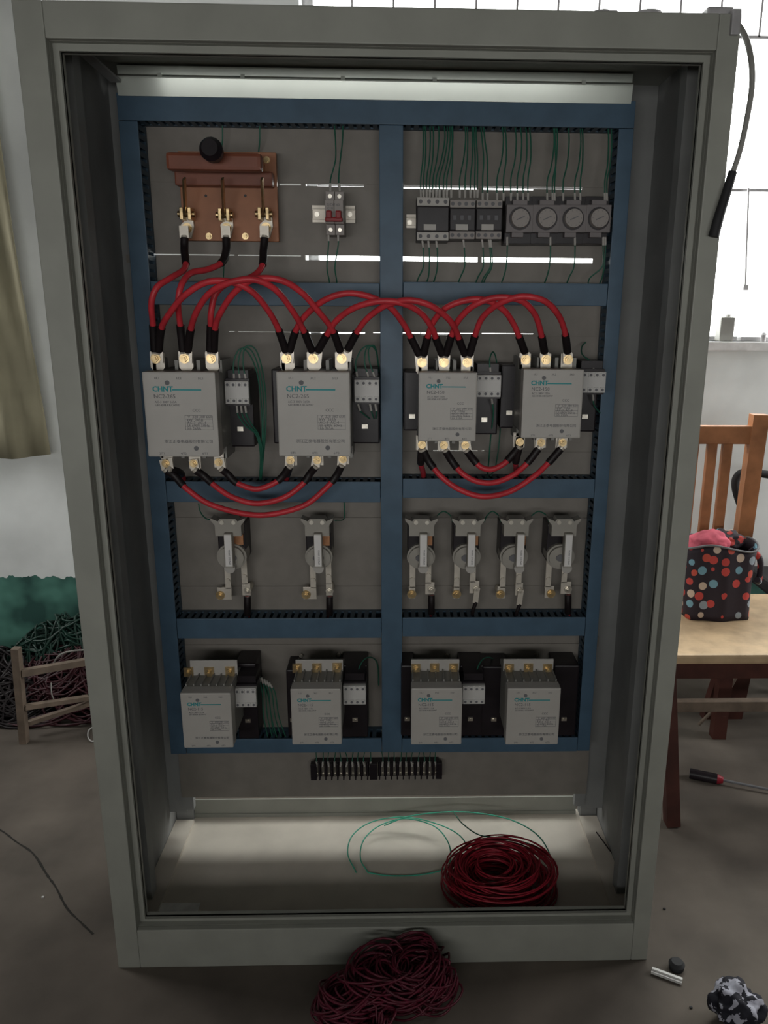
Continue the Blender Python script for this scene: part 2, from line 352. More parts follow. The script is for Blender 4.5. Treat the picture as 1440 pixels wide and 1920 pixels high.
# ------------------------------------------------------------------ blue slotted cable ducts
YD = .278
def duct(x0, x1, z0, z1, vertical, label, sides=(1,1)):
    t = thing('cable_duct', label, 'cable duct', ((x0+x1)/2, YP, z0))
    MB().box(x0, x1, YD, YD+.005, z0, z1, .0012).build('duct_lid', 'blue', t)
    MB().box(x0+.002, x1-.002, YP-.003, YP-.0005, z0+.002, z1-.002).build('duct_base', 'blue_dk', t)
    step, fin = .0145, .0085
    for k in (0, 1):
        if not sides[k]: continue
        mb = MB()
        if vertical:
            x = (x0+.001, x0+.003) if k == 0 else (x1-.003, x1-.001)
            z = z0+.004
            while z+fin < z1: mb.box(x[0], x[1], YD+.005, YP-.012, z, z+fin); z += step
            mb.box(x[0], x[1], YP-.012, YP-.001, z0, z1)
        else:
            z = (z0+.001, z0+.003) if k == 0 else (z1-.003, z1-.001)
            x = x0+.004
            while x+fin < x1: mb.box(x, x+fin, YD+.005, YP-.012, z[0], z[1]); x += step
            mb.box(x0, x1, YP-.012, YP-.001, z[0], z[1])
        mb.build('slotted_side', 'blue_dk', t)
    return t
ztop = at(700, 181, YD).z; ztb = at(700, 233, YD).z
zbt, zbb = at(700, 1384, YD).z, at(700, 1411, YD).z
LX0, LX1 = -.461, at(271, 400, YD).x; RX0, RX1 = at(1150, 400, YD).x, .438
MX0, MX1 = at(713, 700, YD).x, at(755, 700, YD).x
duct(LX0, RX1, ztb, ztop, False, 'long blue cable duct across the top, under the bright crossbar')
duct(LX0, LX1, zbb, ztb-.0008, True, 'vertical blue cable duct along the left side of the panel')
duct(RX0, RX1, zbb, ztb-.0008, True, 'vertical blue cable duct along the right side of the panel')
duct(MX0, MX1, zbb, ztb-.0008, True, 'vertical blue cable duct down the middle of the panel')
for nm, ly, ry in (('under the breaker', (529,573), (530,572)), ('below the large contactors', (903,942), (898,934)),
                   ('between fuse holders and bottom contactors', (1160,1197), (1158,1193)), ('at the panel bottom', (1386,1412), (1384,1410))):
    duct(LX1+.0008, MX0-.0008, at(500, ly[1], YD).z, at(500, ly[0], YD).z, False, 'short blue horizontal cable duct, left half, '+nm)
    duct(MX1+.0008, RX0-.0008, at(930, ry[1], YD).z, at(930, ry[0], YD).z, False, 'short blue horizontal cable duct, right half, '+nm.replace('under the breaker', 'under the timers'))

# ------------------------------------------------------------------ contactors
def bolt(parent, x, Y, z, r, m_='brass'):
    b = MB().cyl((x, Y, z), (0,-1,0), r, .0012, 18); b.cyl((x, Y-.0012, z), (0,-1,0), r*.68, .004, 6); b.cyl((x, Y-.0052, z), (0,-1,0), r*.36, .004, 12)
    return b.build('bolt', m_, parent)
def aux(parent, px0, py0, px1, py1, Y, wires=0):
    a, b = at(px0, py0, Y), at(px1, py1, Y); x0, x1, z1, z0 = a.x, b.x, a.z, b.z; h = z1-z0
    p = MB().box(x0, x1, Y+.012, Y+.05, z0-.004, z1+.004).box(x0+.003, x1-.003, Y+.02, Y+.075, z1+.004, z1+.018).build('auxiliary_contact_block', 'black', parent, label='black and white auxiliary contact block')
    c = MB().box(x0, x1, Y+.002, Y+.014, z0, z1, .001)
    for k in range(4):
        x = x0+(x1-x0)*(k+.5)/4
        for z in (z1-.15*h, z0+.15*h): c.box(x-.0042, x+.0042, Y, Y+.004, z-.0045, z+.0045, .0006)
    c.build('auxiliary_face', 'white', p)
    for k in range(4):
        x = x0+(x1-x0)*(k+.5)/4
        for z in (z1-.15*h, z0+.15*h): MB().cyl((x, Y+.0005, z), (0,-1,0), .0026, .001, 10).build('terminal_screw', 'ink', p)
    return x0, x1, z0, z1
def contactor(lab, c, Yf, model, tops, bots, auxr, blk, big, amps):
    a, b = at(c[0], c[1], Yf), at(c[2], c[3], Yf); x0, x1, z1, z0 = a.x, b.x, a.z, b.z; w_, h_ = x1-x0, z1-z0
    t = thing('contactor', lab, 'contactor', ((x0+x1)/2, YP, z0), 'large motor contactors in the middle row' if big else 'small motor contactors in the bottom row')
    MB().box(x0, x1, Yf, Yf+.030, z0, z1, .0025).build('front_cover', 'cover', t)
    bd = MB().box(x0+.002, x1-.002, Yf+.030, .285, z0+.006, z1-.004 if big else z1-.001, .002)
    if not big:   # rib walls between the poles on top
        for k in range(7):
            x = x0+.004+(w_-.008)*k/6; bd.box(x-.0012, x+.0012, Yf+.03, .232, z1-.002, z1+.004)
    bd.build('pole_body', 'body', t)
    MB().box(x0-.001, x1+.001, .285, YP-.001, z0+(0 if big else .02), z1-(.004 if big else .05), .002).build('mounting_base', 'black', t)
    if big:
        hd = MB()
        for k in (0, 1, 2, 3):
            x = x0+.004+(w_-.008)*k/3; hd.box(x-.003, x+.003, .212, .285, z1-.006, z1+.016)
            hd.box(x-.003, x+.003, .212, .285, z0-.014, z0+.008)
        hd.build('arc_barrier', 'body', t)
    for (p0, q0, p1, q1) in blk:
        e, f = at(p0, q0, .262), at(p1, q1, .262)
        k = MB().box(e.x, f.x, .262, YP-.001, f.z, e.z, .003); k.build('coil_housing', 'black', t)
        if f.x-e.x > .018:
            sx = e.x+(f.x-e.x)*.5; sz = f.z+(e.z-f.z)*.25
            MB().box(sx-.0055, sx+.0055, .2595, .263, sz-.004, sz+.004).cyl((sx, .2595, sz), (0,-1,0), .003, .002, 8).build('coil_terminal', 'steel', t)
    if auxr: aux(t, *auxr, .215 if big else .20)
    YT = .212
    for px, py in tops:
        p = at(px, py, YT-.005)
        if big:
            hw = .0125 if w_ > .12 else .0105
            tb = MB().prism([(p.x-hw,p.z+.010),(p.x+hw,p.z+.010),(p.x+hw,p.z-.016),(p.x+hw*.5,p.z-.024),(p.x-hw*.5,p.z-.024),(p.x-hw,p.z-.016)], YT, YT+.004).build('terminal_tab', 'tin', t)
            bolt(tb, p.x, YT-.0088, p.z, .0088)
    for px, py in bots:
        p = at(px, py, YT-.005)
        tb = MB().box(p.x-.011, p.x+.011, YT, YT+.004, p.z-.012, p.z+.016, .001).build('terminal_tab', 'tin', t)
        bolt(tb, p.x, YT-.0088, p.z, .0076)
    if not big:
        pz0, pz1 = z1-.001, at(500, 1238, .226).z
        q = MB().box(x0+.001, x1-.001, .226, .230, pz0, pz1, .001).build('shorting_bar', 'cover', t, label='pale shorting bar across the three terminals')
        for px, py in tops:
            p = at(px, py, .222); MB().box(p.x-.009, p.x+.009, .2215, .226, p.z-.010, p.z+.009).build('clamp_plate', 'brass', t)
            bolt(q, p.x, .2215, p.z, .0072)
    # printing
    Yt = Yf-.0004; k = w_/.145
    s1 = MB().cyl((x0+w_*.34, Yf+.001, z1-h_*.125), (0,-1,0), .0048*max(k,.72), .0018, 14).build('cover_screw', 'ink', t)
    s2 = MB().cyl((x0+w_*.68, Yf+.001, z0+h_*.105), (0,-1,0), .0048*max(k,.72), .0018, 14).build('cover_screw', 'ink', t)
    ink = 'teal'
    text('CHNT', x0+w_*.13, z1-h_*.225, Yt, .0145*k, ink, t, bold=.0004)
    MB().box(x0+w_*.40, x0+w_*.80, Yt-.0002, Yf+.0005, z1-h_*.213, z1-h_*.198).build('printed_line', ink, t)
    text(model, x0+w_*.14, z1-h_*.305, Yt, .0115*k, 'ink', t)
    text('AC-3 380V '+amps, x0+w_*.15, z1-h_*.36, Yt, .0062*k, 'ink', t); text('GB14048.4 IEC60947', x0+w_*.15, z1-h_*.395, Yt, .0058*k, 'ink', t)
    text('CCC', x0+w_*.66, z1-h_*.46, Yt, .008*k, 'ink', t)
    rw = ['  V  220 380 660', ' kW  %s' % amps, ' AC-3  AC-4', ' Ui 690V 50Hz', ' Ith '+amps]
    for i, r in enumerate(rw): text(r, x0+w_*.56, z1-h_*(.535+.035*i), Yt, .0078*k, 'ink', t)
    g = MB()
    for i in range(5): g.box(x0+w_*.55, x0+w_*.93, Yf-.0003, Yf+.0004, z1-h_*(.505+.042*i), z1-h_*(.505+.042*i)-.0004)
    for xx in (.55, .93): g.box(x0+w_*xx, x0+w_*xx+.0004, Yf-.0003, Yf+.0004, z1-h_*.505, z1-h_*.675)
    g.build('rating_table', 'ink', t)
    text('浙江正泰电器股份有限公司', x0+w_*.92, z0+h_*.17, Yt, .0082*k, 'ink', t, align='RIGHT')
    for i, (u, l) in enumerate((('1/L1','2/T1'),('3/L2','4/T2'),('5/L3','6/T3'))):
        text(u, x0+w_*(.20+.30*i), z1-h_*.085, Yt, .0062*k, 'ink', t, align='CENTER'); text(l, x0+w_*(.20+.30*i), z0+h_*.03, Yt, .0062*k, 'ink', t, align='CENTER')
    return t
YC = .150
A_T = [[(293,672),(347,672),(397,672)], [(538,672),(588,672),(641,672)], [(791,679),(832,679),(876,679)], [(985,674),(1023,674),(1064,674)]]
A_B = [[(312,868),(364,868),(411,866)], [(545,862),(595,862),(643,860)], [(791,833),(832,834),(872,834)], [(974,828),(1014,829),(1054,829)]]
contactor('large off-white contactor at far left, middle row, NC2-265', (265,697,412,857), YC, 'NC2-265', A_T[0], A_B[0], (420,715,467,758), [(420,700,478,838)], True, '265A')
contactor('large off-white contactor right of the leftmost one, NC2-265', (517,697,658,856), YC, 'NC2-265', A_T[1], A_B[1], (664,712,711,755), [(655,700,712,832),(508,692,530,832)], True, '265A')
contactor('mid-size off-white contactor just right of the middle duct, NC2-150', (785,698,892,828), YC, 'NC2-150', A_T[2], A_B[2], (894,703,939,745), [(885,700,932,815),(757,696,788,808)], True, '150A')
contactor('mid-size off-white contactor at far right, middle row, NC2-150', (982,692,1088,822), YC, 'NC2-150', A_T[3], A_B[3], (1091,697,1135,737), [(1080,692,1116,810),(941,684,970,803)], True, '150A')
B_T = [[(353,1260),(392,1260),(431,1259)], [(557,1253),(594,1253),(632,1252)], [(780,1254),(815,1253),(851,1253)], [(955,1254),(991,1253),(1027,1254)]]
contactor('small contactor under the leftmost fuse holder, bottom left corner', (337,1300,438,1402), YC, 'NC2-115', B_T[0], [], (439,1292,481,1327), [(440,1245,486,1385)], False, '115A')
contactor('small contactor left of the middle duct, bottom row', (544,1292,641,1396), YC, 'NC2-115', B_T[1], [], (643,1287,686,1322), [(640,1247,690,1382),(536,1256,560,1380)], False, '115A')
contactor('small contactor right of the middle duct, bottom row', (771,1291,865,1396), YC, 'NC2-115', B_T[2], [], (868,1287,909,1321), [(862,1248,903,1380),(752,1248,775,1380)], False, '115A')
contactor('small contactor at far right, bottom row', (952,1291,1046,1396), YC, 'NC2-115', B_T[3], [], None, [(1040,1248,1078,1380),(905,1250,948,1380)], False, '115A')
for px, py, nl in ((565,1228,'left nut above the second'),(635,1226,'right nut above the second'),(770,1228,'left nut above the third'),(838,1228,'right nut above the third'),(937,1228,'left nut above the last'),(1005,1226,'right nut above the last')):   # nuts above the bottom contactors
    p = at(px, py, YP-.002); tag(MB().cyl(p, (0,-1,0), .0042, .006, 6).build('nut', 'steel', loc=p), 'small dark '+nl+' bottom-row contactor', 'nut', 'nuts above the bottom contactors')

# ------------------------------------------------------------------ heavy red cables
def cable(lab, pts, ends=(1,1), sl=(.034,.034), name='power_cable', r=.0053, group=None, lugs=True):
    P = spline([at(*p) for p in pts], 8)
    o = MB().tube(P, r, 10).build(name, 'red', loc=P[0]); tag(o, lab, 'cable', group)
    for e in (0, 1):
        if not ends[e]: continue
        Q = P if e == 0 else P[::-1]; L = 0; seg = [Q[0]]
        for i in range(1, len(Q)):
            L += (Q[i]-Q[i-1]).length; seg.append(Q[i])
            if L > sl[e]: break
        MB().tube(seg, r*1.32, 12).build('shrink_sleeve', 'sleeve', o)
        if lugs:
            d = (seg[0]-seg[1]).normalized(); c = seg[0]; dv = Vector((d.x*.25, 0, 1 if d.z > 0 else -1)).normalized()
            MB().tube([c-d*.004, c+d*.004], r*1.15, 10).bar(c+dv*.001, c+dv*.021, .016, .0028, (0,1,0)).build('cable_lug', 'tin', o)
    return o
YT = .205
def top(i, j, dx=0, dy=-14, Y=YT): p = A_T[i][j]; return (p[0]+dx, p[1]+dy, Y)
G1 = None
cable('red cable from left knife switch pole to the leftmost contactor terminal', [(346,447,.262),(346,470,.255),(347,502,.225),(322,520,.19),(295,538,.17),(284,568,.17),(287,610,.19),top(0,0,-3)], sl=(.05,.045))
cable('red cable from middle knife switch pole to leftmost contactor, second terminal', [(424,447,.262),(424,470,.255),(416,492,.24),(390,505,.215),(358,512,.19),(340,535,.165),(334,570,.165),(338,610,.19),top(0,1,-4)], sl=(.05,.045))
cable('red cable from right knife switch pole to leftmost contactor, third terminal', [(496,447,.262),(494,470,.255),(491,500,.235),(470,520,.21),(430,530,.19),(405,550,.18),(396,585,.18),(395,615,.19),top(0,2,-3)], sl=(.05,.045))
cable('red cable arching lowest between the two left contactors, first terminals', [top(0,0,4),(303,615,.18),(320,585,.15),(345,555,.13),(385,530,.12),(430,528,.12),(470,545,.13),(500,578,.15),(521,615,.18),top(1,0,-2)], sl=(.045,.038))
cable('red cable arching between the two left contactors, middle terminals', [top(0,1,5),(359,612,.175),(372,578,.145),(395,548,.125),(430,530,.11),(475,524,.11),(515,542,.125),(545,578,.15),(568,617,.18),top(1,1,-3)], sl=(.045,.038))
cable('red cable arching between the two left contactors, last terminals', [top(0,2,4),(404,612,.18),(416,582,.155),(440,548,.135),(475,524,.12),(525,525,.12),(565,548,.135),(598,585,.155),(623,618,.18),top(1,2,-3)], sl=(.045,.038))
cable('red cable passing over the middle duct between first terminals', [top(1,0,5),(556,617,.185),(576,588,.17),(610,562,.15),(650,550,.145),(692,556,.145),(730,575,.155),(755,605,.175),(770,632,.19),top(2,0,-5)], sl=(.036,.034))
cable('red cable passing over the middle duct between second terminals', [top(1,1,8),(613,628,.185),(632,600,.17),(665,577,.15),(710,565,.14),(752,568,.14),(788,586,.155),(810,615,.175),(818,636,.19),top(2,1,-3)], sl=(.036,.034))
cable('red cable passing over the middle duct between third terminals', [top(1,2,11,-17),(671,620,.185),(692,594,.17),(725,572,.15),(765,563,.135),(805,572,.135),(838,595,.15),(855,620,.175),(862,640,.19),top(2,2,-4)], sl=(.036,.034))
cable('red cable arching between the two right contactors, first terminals', [top(2,0,3),(803,628,.185),(816,598,.17),(840,575,.155),(880,562,.15),(915,564,.15),(945,582,.16),(962,606,.175),(972,628,.185),top(3,0,-1)], sl=(.034,.034))
cable('red cable arching between the two right contactors, middle terminals', [top(2,1,4),(848,625,.185),(860,600,.17),(888,573,.15),(930,558,.14),(975,563,.14),(1000,585,.155),(1012,615,.175),top(3,1,-2)], sl=(.034,.034))
cable('red cable arching between the two right contactors, last terminals', [top(2,2,4),(892,625,.185),(905,595,.17),(935,570,.145),(978,556,.13),(1020,564,.13),(1045,588,.15),(1058,618,.175),top(3,2,0)], sl=(.034,.034))
def bot(i, j, dx=0, dy=14, Y=YT): p = A_B[i][j]; return (p[0]+dx, p[1]+dy, Y)
cable('longest red cable sagging below the left contactor pair', [bot(0,0),(328,893,.21),(352,918,.205),(400,948,.20),(485,966,.195),(565,950,.20),(608,918,.205),(630,893,.21),bot(1,2,-3)], sl=(.040,.036))
cable('middle red cable sagging below the left contactor pair', [bot(0,1,3),(383,893,.21),(408,915,.205),(440,934,.20),(482,944,.198),(530,934,.20),(565,910,.205),(580,890,.21),bot(1,1,-4)], sl=(.036,.036))
cable('shortest red cable sagging below the left contactor pair', [bot(0,2,5),(428,890,.21),(445,906,.207),(480,917,.205),(512,907,.207),(530,893,.21),bot(1,0,-3)], sl=(.038,.036))
cable('longest red cable sagging below the right contactor pair', [bot(2,0,3,12),(806,868,.208),(830,896,.2),(862,918,.195),(905,931,.19),(955,922,.195),(1000,894,.2),(1028,868,.208),bot(3,2,-2,12)], sl=(.036,.034))
cable('middle red cable sagging below the right contactor pair', [bot(2,1,4,12),(847,864,.208),(865,886,.2),(892,902,.196),(925,905,.196),(958,893,.2),(985,872,.206),bot(3,1,-4,12)], sl=(.036,.034))
cable('shortest red cable sagging below the right contactor pair', [bot(2,2,4,12),(888,862,.208),(902,876,.205),(922,880,.204),(944,870,.205),(960,854,.208),bot(3,0,-2,12)], sl=(.030,.030))
cable('short red cable dropping into the duct below the third contactor', [bot(2,0,-1,12),(789,868,.22),(793,884,.27),(794,893,.30)], ends=(1,0), sl=(.03,0))
cable('short red cable dropping into the duct below the far right contactor', [bot(3,0,-1,12),(967,866,.22),(968,880,.27),(968,890,.30)], ends=(1,0), sl=(.03,0))
cable('short black-sleeved cable dropping into the duct below the leftmost contactor', [bot(0,0,6,12),(335,885,.23),(342,892,.27),(344,902,.30)], ends=(1,0), sl=(.055,0))
cable('short black-sleeved cable dropping into the duct below the second contactor', [bot(1,0,-2,12),(540,884,.23),(538,892,.27),(537,900,.30)], ends=(1,0), sl=(.055,0))

# ------------------------------------------------------------------ knife switch on a bakelite board
a, b = at(333, 283, .300), at(523, 453, .300)
ks = thing('knife_switch', 'orange-brown bakelite knife switch board with black knob, upper left', 'switch', ((a.x+b.x)/2, YP, b.z))
MB().box(a.x, b.x, .300, .312, b.z, a.z, .001).build('bakelite_board', 'bakelite', ks)
for px, py in ((392,443),(460,443),(350,300),(500,300)):
    p = at(px, py, .30); MB().cyl((p.x,.300,p.z), (0,-1,0), .006, .001, 14).cyl((p.x,.299,p.z), (0,-1,0), .0036, .003, 6).cyl((p.x,.31,p.z), (0,1,0), .006, YP-.311, 12).build('board_bolt', 'brass', ks)
for px, py in ((386,367),(460,367)):
    p = at(px, py, .30); MB().cyl((p.x,.3001,p.z), (0,-1,0), .0025, .0006, 10).build('screw_hole', 'black', ks)
c0, c1 = at(312, 286, .215), at(492, 322, .215)
MB().box(c0.x, c1.x, .205, .232, c1.z, c0.z, .006).build('crossbar', 'bar', ks, label='red-brown insulating crossbar')
MB().box(at(330,325,.285).x, at(512,325,.285).x, .272, .300, at(400,350,.285).z, at(400,322,.285).z, .003).build('rear_insulator', 'bar', ks)
kn = at(396, 282, .17)
MB().cyl((kn.x,.205,kn.z-.004), (0,-1,.06), .009, .02, 14).cyl((kn.x,.19,kn.z), (0,-1,.1), .012, .006, 16, .0175).cyl((kn.x,.184,kn.z), (0,-1,.1), .0175, .016, 18, .019).cyl((kn.x,.168,kn.z+.0016), (0,-1,.1), .019, .010, 18, .013).build('knob', 'black', ks)
for (kx, ky, lx, ly) in ((348,400,351,428),(420,402,425,428),(494,400,499,427)):
    hi = at(kx-3, 335, .235); lo = at(kx, ky, .272)
    bl = MB().bar(hi, lo, .0035, .011, (0,1,0)); bl.build('blade', 'brass', ks)
    cl = MB().box(lo.x-.010, lo.x-.004, .268, .300, lo.z-.011, lo.z+.010, .001).box(lo.x+.004, lo.x+.010, .268, .300, lo.z-.011, lo.z+.010, .001).cyl((lo.x-.016,.282,lo.z), (1,0,0), .0055, .030, 10)
    cl.build('blade_clip', 'brass', ks)
    q = at(lx, ly, .292)
    tb = MB().prism([(q.x-.009,q.z-.017),(q.x+.006,q.z-.017),(q.x+.012,q.z+.002),(q.x+.011,q.z+.026),(q.x-.002,q.z+.028),(q.x-.004,q.z+.012),(q.x-.011,q.z+.006)], .292, .2995).build('terminal_strap', 'tin', ks)
    bolt(tb, q.x, .292, q.z, .009)
    u = at(kx-2, 303, .3); MB().cyl((u.x,.27,u.z), (0,-1,0), .006, .012, 12).box(u.x-.004, u.x+.004, .238, .3, u.z-.02, u.z-.005).build('hinge_clip', 'brass', ks)

# ------------------------------------------------------------------ breaker on its own short rail
YR = .318
def rail(name, lab, px0, px1, py0, py1, screws):
    a, b = at(px0, py0, YR), at(px1, py1, YR)
    t = thing(name, lab, 'rail', ((a.x+b.x)/2, YP, b.z)); h = a.z-b.z
    MB().box(a.x, b.x, YR+.006, YR+.0075, b.z+h*.2, a.z-h*.2).box(a.x, b.x, YR, YR+.0015, a.z-h*.18, a.z).box(a.x, b.x, YR, YR+.0015, b.z, b.z+h*.18)\
        .box(a.x, b.x, YR, YR+.0075, a.z-h*.2-.0012, a.z-h*.2).box(a.x, b.x, YR, YR+.0075, b.z+h*.2, b.z+h*.2+.0012).build('rail_strip', 'tin', t)
    for px in screws:
        p = at(px, (py0+py1)/2, YR); MB().cyl((p.x, YR+.006, p.z), (0,-1,0), .0045, .003, 14).build('screw', 'steel', t)
    return t
rail('mounting_rail', 'short silver mounting rail behind the small two-pole breaker', 585, 666, 385, 418, (594, 656))
a, b = at(609, 357, .258), at(645, 440, .258)
br = thing('circuit_breaker', 'small pinkish-white two-pole circuit breaker with red toggles', 'circuit breaker', ((a.x+b.x)/2, YR, b.z))
x0, x1, z1, z0 = a.x, b.x, a.z, b.z; xm = (x0+x1)/2; h = z1-z0
for s in (0, 1):
    u0, u1 = (x0, xm-.0003) if s == 0 else (xm+.0003, x1)
    MB().box(u0, u1, .268, YR-.001, z0, z1, .001).box(u0, u1, .250, .269, z0+h*.24, z1-h*.22, .001).build('pole_housing', 'brk', br)
    for zz in (z1-h*.11, z0+h*.12): MB().cyl(((u0+u1)/2, .269, zz), (0,-1,0), .0035, .0015, 12).build('terminal_screw', 'steel', br)
    MB().box(u0+.003, u1-.003, .236, .252, z0+h*.34, z0+h*.52, .002).build('toggle', 'toggle', br)
MB().box(x0+.001, x1-.001, .238, .250, z0+h*.27, z0+h*.37, .002).build('toggle_tie', 'toggle', br)
text('DZ47-63', x0+.004, z1-h*.36, .2495, .006, 'ink', br); text('C10', x0+.004, z1-h*.44, .2495, .006, 'ink', br)
text('63', x0+.004, z0+h*.06, .2675, .004, 'ink', br)

# ------------------------------------------------------------------ relays and timers on the long rail
rail('mounting_rail', 'long mounting rail carrying the black relays and timers, upper right', 762, 1146, 402, 432, (768,))
YQ = .262
def relay(lab, px0, px1, py0, py1, n, tabpx):
    a, b = at(px0, py0, YQ), at(px1, py1, YQ); x0, x1, z1, z0 = a.x, b.x, a.z, b.z; h = z1-z0
    t = thing('relay', lab, 'relay', ((x0+x1)/2, YR, z0), 'black relays on the long rail')
    MB().box(x0, x1, YQ+.008, YR-.001, z0, z1, .0015).box(x0+.001, x1-.001, YQ-.004, YQ+.009, z0+h*.22, z1-h*.22, .0015).build('housing', 'black', t)
    for k, (u, v) in enumerate(((z1-h*.20, z1-h*.01), (z0+h*.01, z0+h*.20))):
        st = MB().box(x0+.001, x1-.001, YQ, YQ+.009, u, v, .0008).build('terminal_strip', 'brk' if tabpx > 830 else 'cover', t)
        for j in range(n): MB().cyl((x0+(x1-x0)*(j+.5)/n, YQ+.0002, (u+v)/2), (0,-1,0), .0034, .0012, 10).build('terminal_screw', 'ink', st)
    p = at(tabpx, 427, YQ-.006)
    MB().box(p.x-.011, p.x+.011, YQ-.007, YQ-.003, p.z-.004, p.z+.006, .0006).build('marker_tab', 'cover', t)
    if tabpx > 830:
        for j in range(3): x = x0+(x1-x0)*(j+.7)/3.6; MB().box(x-.003, x+.003, YQ-.0055, YQ-.003, z0+h*.48, z0+h*.60).build('plunger', 'ink', t)
relay('black four-pole relay with bright white terminal strips, leftmost on the rail', 781, 842, 369, 452, 4, 806)
relay('black relay between the white-stripped relay and the relay beside timers', 843, 891, 374, 449, 4, 866)
relay('black relay directly left of the first round-dial timer', 893, 941, 374, 449, 4, 914)
for i, (pc, wd) in enumerate(((975,50), (1025,50), (1075,50), (1123,44))):
    a, b = at(pc-wd/2, 383, .252), at(pc+wd/2, 436, .252); x0, x1, z1, z0 = a.x+.0006, b.x-.0006, a.z, b.z; h = z1-z0; xc = (x0+x1)/2
    lab = ['timer with round dial directly right of the black relays', 'second round-dial timer from the relays', 'third round-dial timer from the relays', 'last round-dial timer, beside the right vertical duct'][i]
    t = thing('timer_relay', lab, 'timer', (xc, YR, z0), 'round-dial timers on the long rail')
    MB().box(x0, x1, .272, YR-.001, z0-.018, z1+.016, .001).build('socket', 'black', t)
    MB().box(x0, x1, .254, .273, z0, z1, .0015).box(xc-.013, xc+.013, .256, .273, z1-.001, z1+.008, .001).box(xc-.013, xc+.008, .258, .273, z0-.008, z0+.001, .001).build('case', 'case', t)
    MB().cyl((xc, .2545, (z0+z1)/2), (0,-1,0), .0195, .001, 28).build('dial_recess', 'black', t)
    dk = MB().cyl((xc, .2540, (z0+z1)/2), (0,-1,0), .0168, .009, 28, .0155)
    dk.build('dial', 'brk', t)
    mb = MB()
    for k in range(10):
        an = 2*math.pi*k/10; mb.box(xc+.0125*math.cos(an)-.0006, xc+.0125*math.cos(an)+.0006, .2446, .2452, (z0+z1)/2+.0125*math.sin(an)-.0006, (z0+z1)/2+.0125*math.sin(an)+.0006)
    mb.bar((xc-.007,.2448,(z0+z1)/2-.003), (xc+.007,.2448,(z0+z1)/2+.003), .0004, .0016, (0,0,1)).build('dial_marking', 'ink', t)

